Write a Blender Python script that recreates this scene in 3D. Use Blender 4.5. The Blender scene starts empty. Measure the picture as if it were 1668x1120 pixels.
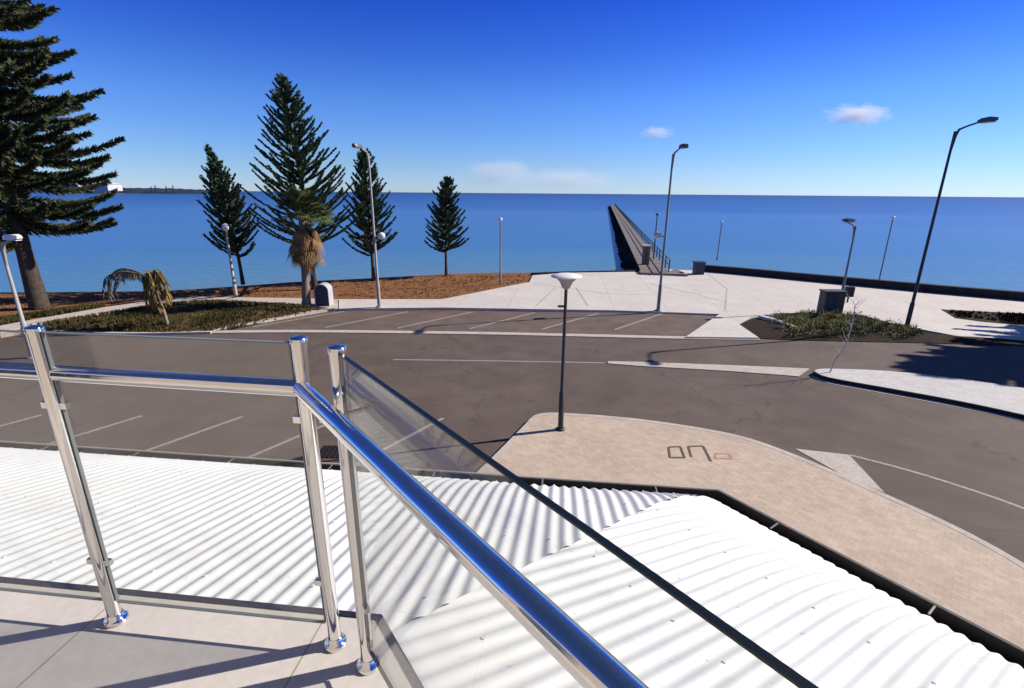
import bpy, math, random
from math import sin, cos, pi, radians, sqrt
from mathutils import Vector, Matrix
import mathutils.geometry as mgeo

random.seed(7)
S = bpy.context.scene
COL = S.collection

# ------------------------------------------------------------------ camera and survey
HC = 6.3
FPX = 807.0
PITCH = math.atan(246 / 807.0)
ROLL = radians(0.45)
F = Vector((0, cos(PITCH), -sin(PITCH)))
R0 = Vector((1, 0, 0)); U0 = R0.cross(F)
RR = cos(ROLL) * R0 + sin(ROLL) * U0
UU = -sin(ROLL) * R0 + cos(ROLL) * U0


def gp(x, y, z=0.0):
    """photo measurement -> point on the level plane z (survey of the site)"""
    d = F + RR * ((x - 834) / FPX) + UU * ((560 - y) / FPX)
    t = (z - HC) / d.z
    return Vector((d.x * t, d.y * t, z))


cam_d = bpy.data.cameras.new('camera')
cam = bpy.data.objects.new('camera', cam_d)
COL.objects.link(cam)
m = Matrix((RR, UU, -F)).transposed().to_4x4()
m.translation = Vector((0, 0, HC))
cam.matrix_world = m
cam_d.sensor_width = 36; cam_d.lens = FPX / 1668 * 36
cam_d.clip_start = 0.05; cam_d.clip_end = 60000
S.camera = cam

# ------------------------------------------------------------------ light
SUN_EL = radians(33)
SAZ = Vector((0.965, 0.26, 0)).normalized()
SDIR = (SAZ * cos(SUN_EL) + Vector((0, 0, sin(SUN_EL)))).normalized()
ld = bpy.data.lights.new('sun', 'SUN'); ld.energy = 4.9; ld.angle = radians(0.5); ld.color = (1, 0.925, 0.82)
lo = bpy.data.objects.new('sun', ld); COL.objects.link(lo)
lo.rotation_euler = SDIR.to_track_quat('Z', 'Y').to_euler()

W = bpy.data.worlds.new('World'); S.world = W; W.use_nodes = True
nt = W.node_tree; nt.nodes.clear()
o_ = nt.nodes.new('ShaderNodeOutputWorld'); bg = nt.nodes.new('ShaderNodeBackground')
sky = nt.nodes.new('ShaderNodeTexSky'); sky.sky_type = 'NISHITA'; sky.sun_disc = False
sky.sun_elevation = SUN_EL; sky.sun_rotation = math.atan2(SAZ.x, SAZ.y)
sky.altitude = 0; sky.air_density = 1.0; sky.dust_density = 0.0; sky.ozone_density = 1.0
gam = nt.nodes.new('ShaderNodeGamma'); gam.inputs[1].default_value = 1.0
hs = nt.nodes.new('ShaderNodeHueSaturation'); hs.inputs['Saturation'].default_value = 1.0
nt.links.new(sky.outputs[0], hs.inputs['Color']); nt.links.new(hs.outputs[0], gam.inputs[0])
tn = nt.nodes.new('ShaderNodeMix'); tn.data_type = 'RGBA'; tn.blend_type = 'MULTIPLY'; tn.inputs[0].default_value = 1
# deep polarised blue: the clear air's colour by elevation
tcw = nt.nodes.new('ShaderNodeTexCoord'); sx = nt.nodes.new('ShaderNodeSeparateXYZ'); nt.links.new(tcw.outputs['Generated'], sx.inputs[0])
rw = nt.nodes.new('ShaderNodeValToRGB'); ew = rw.color_ramp.elements
ew[0].position = 0.0; ew[0].color = (.42, .62, 1.2, 1); ew[1].position = .8; ew[1].color = (.28, .36, .58, 1)
for p_, c_ in ((.05, (.36, .56, 1.05)), (.155, (.25, .49, 1.10)), (.235, (.135, .335, 1.06)), (.31, (.068, .235, 1.02)), (.5, (.18, .28, .70))):
    q = ew.new(p_); q.color = (*c_, 1)
nt.links.new(sx.outputs['Z'], rw.inputs[0]); nt.links.new(rw.outputs[0], tn.inputs[7])
nt.links.new(gam.outputs[0], tn.inputs[6]); nt.links.new(tn.outputs[2], bg.inputs[0]); nt.links.new(bg.outputs[0], o_.inputs[0])
bg.inputs[1].default_value = 0.095
S.view_settings.view_transform = 'Standard'; S.view_settings.look = 'None'
S.view_settings.exposure = 0.5; S.view_settings.gamma = 1
S.render.engine = 'CYCLES'
S.cycles.max_bounces = 32; S.cycles.diffuse_bounces = 4; S.cycles.glossy_bounces = 5; S.cycles.transmission_bounces = 8; S.cycles.transparent_max_bounces = 24
S.cycles.volume_bounces = 32
S.cycles.caustics_reflective = False; S.cycles.caustics_refractive = False


# ------------------------------------------------------------------ materials
def mat(name, col, rough=0.7, metal=0.0, var=0.0, vscale=3.0, bump=0.0, bscale=20.0, spec=0.4, col2=None, detail=5, bdist=0.02):
    mt = bpy.data.materials.new(name); mt.use_nodes = True
    n = mt.node_tree; b = n.nodes['Principled BSDF']
    b.inputs['Base Color'].default_value = (*col, 1); b.inputs['Roughness'].default_value = rough
    b.inputs['Metallic'].default_value = metal; b.inputs['Specular IOR Level'].default_value = spec
    geo = n.nodes.new('ShaderNodeNewGeometry')
    if var > 0 or col2:
        no = n.nodes.new('ShaderNodeTexNoise'); no.inputs['Scale'].default_value = vscale
        no.inputs['Detail'].default_value = detail; no.inputs['Roughness'].default_value = 0.65
        n.links.new(geo.outputs['Position'], no.inputs['Vector'])
        cr = n.nodes.new('ShaderNodeValToRGB')
        c2 = col2 or tuple(min(1, c * (1 + var)) for c in col)
        c1 = tuple(c * (1 - var) for c in col) if not col2 else col
        cr.color_ramp.elements[0].position = 0.32; cr.color_ramp.elements[1].position = 0.68
        cr.color_ramp.elements[0].color = (*c1, 1); cr.color_ramp.elements[1].color = (*c2, 1)
        n.links.new(no.outputs[0], cr.inputs[0]); n.links.new(cr.outputs[0], b.inputs['Base Color'])
        mt['ramp'] = cr.name
    if bump > 0:
        n2 = n.nodes.new('ShaderNodeTexNoise'); n2.inputs['Scale'].default_value = bscale; n2.inputs['Detail'].default_value = 6
        n.links.new(geo.outputs['Position'], n2.inputs['Vector'])
        bp = n.nodes.new('ShaderNodeBump'); bp.inputs['Strength'].default_value = bump; bp.inputs['Distance'].default_value = bdist
        n.links.new(n2.outputs[0], bp.inputs['Height']); n.links.new(bp.outputs[0], b.inputs['Normal'])
    return mt


def col_src(mt):
    """the socket that feeds base colour, for inserting a second layer"""
    n = mt.node_tree; b = n.nodes['Principled BSDF']
    return b.inputs['Base Color'].links[0].from_socket


def speckle(mt, scale, dark, lo_=0.4, hi_=0.6, fac=1.0):
    """multiplies the colour by a second, finer noise (grain, stains)"""
    n = mt.node_tree; b = n.nodes['Principled BSDF']; src = col_src(mt)
    geo = n.nodes.new('ShaderNodeNewGeometry'); no = n.nodes.new('ShaderNodeTexNoise')
    no.inputs['Scale'].default_value = scale; no.inputs['Detail'].default_value = 4
    n.links.new(geo.outputs['Position'], no.inputs['Vector'])
    cr = n.nodes.new('ShaderNodeValToRGB'); cr.color_ramp.elements[0].position = lo_; cr.color_ramp.elements[1].position = hi_
    cr.color_ramp.elements[0].color = (*dark, 1); cr.color_ramp.elements[1].color = (1, 1, 1, 1)
    n.links.new(no.outputs[0], cr.inputs[0])
    mx = n.nodes.new('ShaderNodeMix'); mx.data_type = 'RGBA'; mx.blend_type = 'MULTIPLY'; mx.inputs[0].default_value = fac
    n.links.new(src, mx.inputs[6]); n.links.new(cr.outputs[0], mx.inputs[7]); n.links.new(mx.outputs[2], b.inputs['Base Color'])


def bricks(mt, bw, bh, dark, rot=0.0, mortar=0.012, fac=1.0, tint=None, off=0.5):
    """paver / slab joints multiplied into the colour, laid out in world metres"""
    n = mt.node_tree; b = n.nodes['Principled BSDF']; src = col_src(mt)
    geo = n.nodes.new('ShaderNodeNewGeometry'); mp = n.nodes.new('ShaderNodeMapping'); mp.inputs['Rotation'].default_value[2] = rot
    n.links.new(geo.outputs['Position'], mp.inputs[0])
    br = n.nodes.new('ShaderNodeTexBrick'); br.inputs['Scale'].default_value = 1
    br.inputs['Brick Width'].default_value = bw; br.inputs['Row Height'].default_value = bh
    br.inputs['Mortar Size'].default_value = mortar; br.offset = off; br.inputs['Mortar Smooth'].default_value = 0.3
    t = tint or (0.9, 0.9, 0.9)
    br.inputs['Color1'].default_value = (1, 1, 1, 1); br.inputs['Color2'].default_value = (*t, 1); br.inputs['Mortar'].default_value = (*dark, 1)
    n.links.new(mp.outputs[0], br.inputs[0])
    mx = n.nodes.new('ShaderNodeMix'); mx.data_type = 'RGBA'; mx.blend_type = 'MULTIPLY'; mx.inputs[0].default_value = fac
    n.links.new(src, mx.inputs[6]); n.links.new(br.outputs[0], mx.inputs[7]); n.links.new(mx.outputs[2], b.inputs['Base Color'])


M = {}
M['asphalt'] = mat('asphalt', (0.155, 0.116, 0.094), 0.85, var=0.14, vscale=0.25, bump=0.5, bscale=45, spec=0.3, bdist=0.01)
speckle(M['asphalt'], 60, (0.72, 0.72, 0.72)); speckle(M['asphalt'], 0.9, (0.86, 0.85, 0.85), 0.38, 0.62); speckle(M['asphalt'], 3.2, (0.80, 0.79, 0.78), 0.27, 0.36); speckle(M['asphalt'], 180, (0.6, 0.6, 0.6), 0.38, 0.5)
M['asphalt_bay'] = mat('asphalt_bay', (0.165, 0.12, 0.096), 0.85, var=0.14, vscale=0.4, bump=0.5, bscale=45, spec=0.3, bdist=0.01)
speckle(M['asphalt_bay'], 60, (0.75, 0.75, 0.75)); speckle(M['asphalt_bay'], 1.1, (0.8, 0.8, 0.8), 0.35, 0.6)
n = M['asphalt'].node_tree; b = n.nodes['Principled BSDF']; src = col_src(M['asphalt'])
g_ = n.nodes.new('ShaderNodeNewGeometry'); nd = n.nodes.new('ShaderNodeTexNoise'); nd.inputs['Scale'].default_value = 1.2; nd.inputs['Detail'].default_value = 6; n.links.new(g_.outputs['Position'], nd.inputs['Vector'])
va = n.nodes.new('ShaderNodeVectorMath'); va.operation = 'MULTIPLY_ADD'; n.links.new(nd.outputs['Color'], va.inputs[0]); va.inputs[1].default_value = (1.6, 1.6, 0); n.links.new(g_.outputs['Position'], va.inputs[2])
vo = n.nodes.new('ShaderNodeTexVoronoi'); vo.feature = 'DISTANCE_TO_EDGE'; vo.inputs['Scale'].default_value = 0.19; n.links.new(va.outputs[0], vo.inputs['Vector'])
vr = n.nodes.new('ShaderNodeMapRange'); vr.inputs[1].default_value = 0.0; vr.inputs[2].default_value = 0.006; vr.inputs[3].default_value = 0.62; vr.inputs[4].default_value = 1.0; n.links.new(vo.outputs['Distance'], vr.inputs[0])
vm_ = n.nodes.new('ShaderNodeMix'); vm_.data_type = 'RGBA'; vm_.blend_type = 'MULTIPLY'; vm_.inputs[0].default_value = .8
n.links.new(src, vm_.inputs[6]); n.links.new(vr.outputs[0], vm_.inputs[7]); n.links.new(vm_.outputs[2], b.inputs['Base Color'])
M['concrete'] = mat('pale_concrete', (0.60, 0.555, 0.50), 0.8, var=0.06, vscale=0.5, bump=0.25, bscale=30, bdist=0.008)
speckle(M['concrete'], 7, (0.9, 0.89, 0.88)); bricks(M['concrete'], 3.0, 3.0, (0.72, 0.7, 0.68), 0.1, 0.02, tint=(0.95, 0.945, 0.94), off=0.0)
M['kerb'] = mat('kerb_concrete', (0.50, 0.44, 0.38), 0.85, var=0.12, vscale=2.5, bump=0.3, bscale=40, bdist=0.008)
speckle(M['kerb'], 14, (0.85, 0.84, 0.83))
M['paver'] = mat('tan_pavers', (0.54, 0.435, 0.335), 0.85, var=0.07, vscale=0.7, bump=0.3, bscale=35, bdist=0.006)
speckle(M['paver'], 5, (0.9, 0.89, 0.87)); bricks(M['paver'], 0.2, 0.1, (0.78, 0.76, 0.74), 0.75, 0.006, tint=(0.88, 0.87, 0.88))
M['white_island'] = mat('white_paving', (0.56, 0.54, 0.51), 0.8, var=0.06, vscale=1.2, bump=0.3, bscale=30, bdist=0.008)
speckle(M['white_island'], 9, (0.88, 0.88, 0.88)); bricks(M['white_island'], 0.4, 0.2, (0.85, 0.85, 0.85), 0.3, 0.01)
M['line'] = mat('road_paint', (0.34, 0.30, 0.27), 0.7, var=0.12, vscale=6)
speckle(M['line'], 18, (0.55, 0.5, 0.48), 0.36, 0.52)
M['dirt'] = mat('brown_dirt', (0.20, 0.088, 0.036), 0.95, col2=(0.27, 0.135, 0.06), vscale=0.6, bump=0.8, bscale=9, spec=0.1, bdist=0.06)
speckle(M['dirt'], 4, (0.6, 0.55, 0.5), 0.35, 0.55)
M['grass'] = mat('green_grass', (0.045, 0.042, 0.013), 0.9, col2=(0.14, 0.085, 0.035), vscale=0.8, bump=0.8, bscale=14, spec=0.1, bdist=0.06)
M['blade'] = mat('grass_blade', (0.035, 0.042, 0.012), 0.8, col2=(0.13, 0.092, 0.035), vscale=0.7, spec=0.2)
M['dryblade'] = mat('dry_grass_blade', (0.19, 0.085, 0.03), 0.9, col2=(0.30, 0.17, 0.08), vscale=1.0, spec=0.1)
M['mulch'] = mat('dark_mulch', (0.018, 0.014, 0.011), 0.95, col2=(0.045, 0.03, 0.02), vscale=5, bump=0.9, bscale=18, spec=0.1, bdist=0.05)
M['shrub'] = mat('shrub_leaf', (0.045, 0.085, 0.018), 0.7, col2=(0.16, 0.13, 0.045), vscale=1.3, spec=0.2)
M['sand'] = mat('beach_sand', (0.34, 0.27, 0.20), 0.9, var=0.15, vscale=0.4, bump=0.5, bscale=6, spec=0.2)
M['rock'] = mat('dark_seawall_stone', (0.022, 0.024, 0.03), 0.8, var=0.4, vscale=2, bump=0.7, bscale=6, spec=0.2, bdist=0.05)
M['chrome'] = mat('polished_steel', (0.80, 0.79, 0.77), 0.07, 1.0, var=0.03, vscale=30)
n = M['chrome'].node_tree; cn = n.nodes.new('ShaderNodeTexNoise'); cn.inputs['Scale'].default_value = 25; cn.inputs['Detail'].default_value = 5
cg_ = n.nodes.new('ShaderNodeNewGeometry'); n.links.new(cg_.outputs['Position'], cn.inputs['Vector'])
cm = n.nodes.new('ShaderNodeMapRange'); cm.inputs[1].default_value = .35; cm.inputs[2].default_value = .7; cm.inputs[3].default_value = .04; cm.inputs[4].default_value = .17
n.links.new(cn.outputs[0], cm.inputs[0]); n.links.new(cm.outputs[0], n.nodes['Principled BSDF'].inputs['Roughness'])
M['roof'] = mat('white_roof_metal', (0.67, 0.67, 0.655), 0.5, var=0.03, vscale=1.5, spec=0.35)
speckle(M['roof'], 0.9, (0.95, 0.945, 0.93), 0.35, 0.6); speckle(M['roof'], 24, (0.72, 0.69, 0.63), 0.26, 0.33); speckle(M['roof'], 6, (0.96, 0.955, 0.94), 0.34, 0.46)
M['screw'] = mat('roof_screw', (0.45, 0.43, 0.4), 0.5)
M['gutter'] = mat('dark_gutter', (0.022, 0.019, 0.017), 0.6, var=0.3, vscale=3, bump=0.2, bscale=20)
M['gutlip'] = mat('gutter_lip', (0.42, 0.38, 0.33), 0.5, var=0.1, vscale=4)
M['strap'] = mat('gutter_strap_metal', (0.26, 0.24, 0.22), 0.5, 0.3)
M['trim'] = mat('navy_edge_trim', (0.022, 0.026, 0.045), 0.35, var=0.3, vscale=8)
M['tile'] = mat('cream_tile', (0.60, 0.56, 0.515), 0.45, var=0.04, vscale=2, spec=0.3)
speckle(M['tile'], 30, (0.95, 0.94, 0.93)); bricks(M['tile'], 0.9, 0.9, (0.6, 0.53, 0.48), radians(6.2) , 0.004, tint=(0.97, 0.965, 0.96), off=0.0)
M['wall'] = mat('cream_render', (0.66, 0.56, 0.44), 0.85, var=0.05, vscale=1.5, bump=0.2, bscale=50, bdist=0.005)
M['frame'] = mat('dark_door_frame', (0.05, 0.05, 0.055), 0.4)
M['doorglass'] = mat('dark_door_glass', (0.03, 0.035, 0.04), 0.05, spec=0.8)
M['galv'] = mat('pale_grey_pole', (0.20, 0.20, 0.215), 0.5, 0.2, var=0.1, vscale=2)
M['whitepole'] = mat('white_painted_pole', (0.36, 0.335, 0.31), 0.45, var=0.06, vscale=2)
M['darkpole'] = mat('dark_grey_pole', (0.045, 0.045, 0.05), 0.5, 0.2, var=0.2, vscale=3)
M['lumin'] = mat('luminaire_shell', (0.09, 0.095, 0.11), 0.5)
M['lens'] = mat('lamp_lens', (0.65, 0.66, 0.66), 0.25)
M['whiteshade'] = mat('white_lamp_shade', (0.80, 0.78, 0.75), 0.4)
M['underside'] = mat('grey_lamp_cone', (0.42, 0.40, 0.36), 0.5, var=0.1, vscale=8)
M['bark'] = mat('dark_bark', (0.045, 0.035, 0.028), 0.95, col2=(0.10, 0.08, 0.065), vscale=5, bump=0.8, bscale=16, spec=0.1, bdist=0.03)
M['palebark'] = mat('pale_bark', (0.30, 0.235, 0.18), 0.95, col2=(0.15, 0.11, 0.085), vscale=4, bump=0.8, bscale=14, spec=0.1, bdist=0.03)
M['needle'] = mat('pine_needle', (0.036, 0.072, 0.046), 0.65, col2=(0.105, 0.150, 0.070), vscale=1.2, spec=0.25)
M['needle_big'] = mat('pine_needle_broad', (0.038, 0.058, 0.032), 0.65, col2=(0.110, 0.120, 0.052), vscale=0.9, spec=0.25)
M['palmgreen'] = mat('palm_frond', (0.035, 0.06, 0.016), 0.55, col2=(0.10, 0.12, 0.035), vscale=2.5, spec=0.3)
M['palmdead'] = mat('dead_palm_frond', (0.15, 0.085, 0.035), 0.85, col2=(0.30, 0.185, 0.085), vscale=4, spec=0.1)
M['wilt'] = mat('wilted_frond', (0.30, 0.22, 0.05), 0.8, col2=(0.16, 0.10, 0.045), vscale=3, spec=0.2)
M['wiltgrey'] = mat('withered_grey_frond', (0.12, 0.10, 0.085), 0.85, col2=(0.22, 0.18, 0.12), vscale=3, spec=0.1)
M['twig'] = mat('pale_twig', (0.50, 0.45, 0.42), 0.8, var=0.15, vscale=8)
M['cabinet'] = mat('grey_green_cabinet', (0.06, 0.065, 0.06), 0.6, var=0.2, vscale=3)
M['navybox'] = mat('navy_pillar', (0.02, 0.03, 0.07), 0.5, var=0.2, vscale=3)
M['binbody'] = mat('dark_plum_panel', (0.05, 0.045, 0.075), 0.5, var=0.15, vscale=4)
M['binwhite'] = mat('white_bin_hood', (0.42, 0.41, 0.42), 0.4, var=0.05, vscale=4)
M['deck'] = mat('grey_pier_deck', (0.19, 0.165, 0.145), 0.9, var=0.12, vscale=1.5, bump=0.3, bscale=20)
bricks(M['deck'], 8.0, 0.25, (0.6, 0.58, 0.56), radians(-10), 0.02, tint=(0.85, 0.84, 0.83))
M['pile'] = mat('black_pier_timber_shade', (0.006, 0.006, 0.007), 0.95, var=0.2, vscale=2, spec=.05)
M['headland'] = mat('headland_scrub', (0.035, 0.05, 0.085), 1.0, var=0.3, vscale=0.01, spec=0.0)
M['shed'] = mat('white_shed', (0.52, 0.5, 0.52), 0.7, var=0.05, vscale=0.02)
M['shedroof'] = mat('grey_shed_roof', (0.45, 0.42, 0.45), 0.7)
M['tower'] = mat('brown_tower', (0.22, 0.14, 0.13), 0.8)
M['mark_dark'] = mat('dark_brown_paint', (0.10, 0.075, 0.05), 0.8, var=0.3, vscale=20)
M['mark_red'] = mat('faded_red_paint', (0.42, 0.22, 0.15), 0.8, var=0.2, vscale=20)
M['hole'] = mat('drain_pit_black', (0.012, 0.008, 0.006), 0.9)
M['iron'] = mat('cast_iron', (0.018, 0.015, 0.013), 0.6, 0.4)

# water
mt = bpy.data.materials.new('sea_water'); mt.use_nodes = True; M['water'] = mt
n = mt.node_tree; b = n.nodes['Principled BSDF']
geo = n.nodes.new('ShaderNodeNewGeometry')
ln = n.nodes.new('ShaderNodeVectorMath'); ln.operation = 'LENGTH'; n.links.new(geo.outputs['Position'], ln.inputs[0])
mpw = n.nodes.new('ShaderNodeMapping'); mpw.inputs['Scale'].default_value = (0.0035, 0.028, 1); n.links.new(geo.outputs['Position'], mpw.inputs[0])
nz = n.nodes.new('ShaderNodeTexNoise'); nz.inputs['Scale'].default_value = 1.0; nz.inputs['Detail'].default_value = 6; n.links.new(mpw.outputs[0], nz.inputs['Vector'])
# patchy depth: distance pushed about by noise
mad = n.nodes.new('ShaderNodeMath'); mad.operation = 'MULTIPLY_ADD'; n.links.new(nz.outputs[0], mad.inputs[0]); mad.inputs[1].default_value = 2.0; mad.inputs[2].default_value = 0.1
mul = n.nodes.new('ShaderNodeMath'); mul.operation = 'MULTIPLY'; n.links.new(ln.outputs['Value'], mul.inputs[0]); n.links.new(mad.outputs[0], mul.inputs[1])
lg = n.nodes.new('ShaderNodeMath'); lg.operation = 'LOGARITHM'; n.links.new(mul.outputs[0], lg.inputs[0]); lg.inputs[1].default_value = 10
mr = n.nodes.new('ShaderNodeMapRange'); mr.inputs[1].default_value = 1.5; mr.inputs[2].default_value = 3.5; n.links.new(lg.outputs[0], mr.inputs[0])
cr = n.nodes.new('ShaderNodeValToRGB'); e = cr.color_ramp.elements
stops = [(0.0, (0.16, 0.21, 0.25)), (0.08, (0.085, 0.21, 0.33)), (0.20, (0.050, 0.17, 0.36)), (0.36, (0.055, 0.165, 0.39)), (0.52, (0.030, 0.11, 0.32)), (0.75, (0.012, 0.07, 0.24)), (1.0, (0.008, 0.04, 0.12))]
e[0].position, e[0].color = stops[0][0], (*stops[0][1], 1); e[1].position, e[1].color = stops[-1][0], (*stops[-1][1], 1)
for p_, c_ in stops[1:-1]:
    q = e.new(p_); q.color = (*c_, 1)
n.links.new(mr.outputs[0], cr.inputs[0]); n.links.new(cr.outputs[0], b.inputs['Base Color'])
b.inputs['Roughness'].default_value = 0.32; b.inputs['IOR'].default_value = 1.33; b.inputs['Specular IOR Level'].default_value = 0.5
mpb = n.nodes.new('ShaderNodeMapping'); mpb.inputs['Scale'].default_value = (0.5, 1.4, 1); n.links.new(geo.outputs['Position'], mpb.inputs[0])
nb = n.nodes.new('ShaderNodeTexNoise'); nb.inputs['Scale'].default_value = 1.2; nb.inputs['Detail'].default_value = 5; n.links.new(mpb.outputs[0], nb.inputs['Vector'])
bp = n.nodes.new('ShaderNodeBump'); bp.inputs['Strength'].default_value = 0.5; bp.inputs['Distance'].default_value = 0.25
n.links.new(nb.outputs[0], bp.inputs['Height']); n.links.new(bp.outputs[0], b.inputs['Normal'])


def glass_mat(name, tint):
    mt = bpy.data.materials.new(name); mt.use_nodes = True
    n = mt.node_tree; n.nodes.remove(n.nodes['Principled BSDF']); out = n.nodes['Material Output']
    tr = n.nodes.new('ShaderNodeBsdfTransparent'); tr.inputs[0].default_value = (*tint, 1)
    gl = n.nodes.new('ShaderNodeBsdfGlossy'); gl.inputs['Roughness'].default_value = 0.0
    geo = n.nodes.new('ShaderNodeNewGeometry')
    io = n.nodes.new('ShaderNodeMath'); io.operation = 'MULTIPLY_ADD'; n.links.new(geo.outputs['Backfacing'], io.inputs[0]); io.inputs[1].default_value = 1 / 1.52 - 1.52; io.inputs[2].default_value = 1.52
    fr = n.nodes.new('ShaderNodeFresnel'); n.links.new(io.outputs[0], fr.inputs[0])
    mx = n.nodes.new('ShaderNodeMixShader'); n.links.new(fr.outputs[0], mx.inputs[0]); n.links.new(tr.outputs[0], mx.inputs[1]); n.links.new(gl.outputs[0], mx.inputs[2])
    df = n.nodes.new('ShaderNodeBsdfDiffuse'); df.inputs[0].default_value = (.75, .77, .76, 1)
    gn = n.nodes.new('ShaderNodeTexNoise'); gn.inputs['Scale'].default_value = 5; gn.inputs['Detail'].default_value = 6; n.links.new(geo.outputs['Position'], gn.inputs['Vector'])
    gm = n.nodes.new('ShaderNodeMapRange'); gm.inputs[1].default_value = .35; gm.inputs[2].default_value = .75; gm.inputs[3].default_value = .008; gm.inputs[4].default_value = .05; n.links.new(gn.outputs[0], gm.inputs[0])
    m2 = n.nodes.new('ShaderNodeMixShader'); n.links.new(gm.outputs[0], m2.inputs[0]); n.links.new(mx.outputs[0], m2.inputs[1]); n.links.new(df.outputs[0], m2.inputs[2])
    n.links.new(m2.outputs[0], out.inputs['Surface'])
    return mt


M['glass'] = glass_mat('balustrade_glass', (0.945, 0.96, 0.952))
M['glassedge'] = mat('glass_edge_dark', (0.006, 0.010, 0.010), 0.25, spec=0.5)
M['glassedge_pale'] = mat('glass_edge_pale', (0.20, 0.22, 0.22), 0.3, spec=0.5)


# ------------------------------------------------------------------ mesh helpers
class MB:
    def __init__(s): s.v = []; s.f = []; s.sm = []

    def add(s, vs, fs, smooth=False):
        k = len(s.v); s.v += [tuple(p) for p in vs]
        for f in fs: s.f.append(tuple(i + k for i in f)); s.sm.append(smooth)

    def box(s, c, size, mx=None, ax=None):
        """box centred at c; ax = (x axis, y axis) unit vectors in plan, else world"""
        c = Vector(c); hx, hy, hz = [q / 2 for q in size]
        X = Vector((1, 0, 0)) if ax is None else Vector((ax[0], ax[1], 0)).normalized()
        Y = Vector((-X.y, X.x, 0)); Z = Vector((0, 0, 1))
        vs = [c + X * (a * hx) + Y * (b_ * hy) + Z * (d * hz) for d in (-1, 1) for a, b_ in ((-1, -1), (1, -1), (1, 1), (-1, 1))]
        s.add(vs, [(3, 2, 1, 0), (4, 5, 6, 7), (0, 1, 5, 4), (1, 2, 6, 5), (2, 3, 7, 6), (3, 0, 4, 7)])

    def tube(s, pts, rad, seg=12, caps=True, smooth=True):
        pts = [Vector(p) for p in pts]
        if not hasattr(rad, '__len__'): rad = [rad] * len(pts)
        vs = []; nrm = None
        for i, p in enumerate(pts):
            a = pts[max(0, i - 1)]; c = pts[min(len(pts) - 1, i + 1)]
            t = (c - a)
            if t.length < 1e-9: t = Vector((0, 0, 1))
            t.normalize()
            if nrm is None:
                nrm = t.orthogonal().normalized()
            else:
                nrm = (nrm - t * nrm.dot(t))
                nrm = nrm.normalized() if nrm.length > 1e-6 else t.orthogonal().normalized()
            bn = t.cross(nrm)
            for j in range(seg):
                q = 2 * pi * j / seg
                vs.append(p + (nrm * cos(q) + bn * sin(q)) * rad[i])
        fs = []
        for i in range(len(pts) - 1):
            for j in range(seg):
                k = (j + 1) % seg
                fs.append((i * seg + j, i * seg + k, (i + 1) * seg + k, (i + 1) * seg + j))
        s.add(vs, fs, smooth)
        if caps:
            s.add(vs[:seg], [tuple(reversed(range(seg)))]); s.add(vs[-seg:], [tuple(range(seg))])

    def lathe(s, c, prof, seg=24, axis=None):
        c = Vector(c); vs = []; fs = []
        for r, z in prof:
            for j in range(seg):
                q = 2 * pi * j / seg; vs.append(c + Vector((r * cos(q), r * sin(q), z)))
        for i in range(len(prof) - 1):
            for j in range(seg):
                k = (j + 1) % seg
                fs.append((i * seg + j, i * seg + k, (i + 1) * seg + k, (i + 1) * seg + j))
        s.add(vs, fs, True)
        s.add(vs[:seg], [tuple(reversed(range(seg)))]); s.add(vs[-seg:], [tuple(range(seg))])

    def prism(s, poly, z0, z1):
        """closed slab over a plan outline (list of xy), any winding, concave allowed"""
        p = [Vector((q[0], q[1])) for q in poly]
        ar = sum(p[i].x * p[(i + 1) % len(p)].y - p[(i + 1) % len(p)].x * p[i].y for i in range(len(p)))
        if ar < 0: p = p[::-1]
        nn = len(p)
        tri = mgeo.tessellate_polygon([[Vector((q.x, q.y, 0)) for q in p]])
        vs = [(q.x, q.y, z0) for q in p] + [(q.x, q.y, z1) for q in p]
        fs = []
        for t in tri:
            a, b_, c = t
            cr_ = (p[b_] - p[a]).x * (p[c] - p[a]).y - (p[b_] - p[a]).y * (p[c] - p[a]).x
            if cr_ < 0: a, b_, c = a, c, b_
            fs.append((a + nn, b_ + nn, c + nn)); fs.append((c, b_, a))
        for i in range(nn):
            j = (i + 1) % nn; fs.append((i, j, j + nn, i + nn))
        s.add(vs, fs)

    def quad(s, a, b_, c, d): s.add([a, b_, c, d], [(0, 1, 2, 3)])

    def strip(s, pts, w, z0, z1):
        """constant-width slab along a plan polyline"""
        p = [Vector((q[0], q[1])) for q in pts]
        L = offset(p, w / 2); Rr = offset(p, -w / 2)
        s.prism([(q.x, q.y) for q in L] + [(q.x, q.y) for q in Rr[::-1]], z0, z1)

    def build(s, name, material, parent=None, loc=None):
        me = bpy.data.meshes.new(name); me.from_pydata(s.v, [], s.f)
        me.polygons.foreach_set('use_smooth', s.sm)
        if material: me.materials.append(material)
        me.update()
        o = bpy.data.objects.new(name, me); COL.objects.link(o)
        if parent: o.parent = parent
        if loc is not None: o.location = loc
        return o


def offset(p, d):
    """offset a plan polyline to its left by d with mitred corners"""
    out = []
    for i in range(len(p)):
        ds = []
        if i > 0: ds.append((p[i] - p[i - 1]).normalized())
        if i < len(p) - 1: ds.append((p[i + 1] - p[i]).normalized())
        ns = [Vector((-q.y, q.x)) for q in ds]
        if len(ns) == 1: out.append(p[i] + ns[0] * d)
        else:
            mm = (ns[0] + ns[1]).normalized(); out.append(p[i] + mm * (d / max(0.3, mm.dot(ns[0]))))
    return out


def tag(o, label=None, cat=None, group=None, kind=None):
    if label: o['label'] = label
    if cat: o['category'] = cat
    if group: o['group'] = group
    if kind: o['kind'] = kind
    return o


def thing(name, label, cat, loc=(0, 0, 0), rz=0.0, group=None):
    o = bpy.data.objects.new(name, None); COL.objects.link(o)
    o.location = loc; o.rotation_euler = (0, 0, rz)
    return tag(o, label, cat, group)


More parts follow.
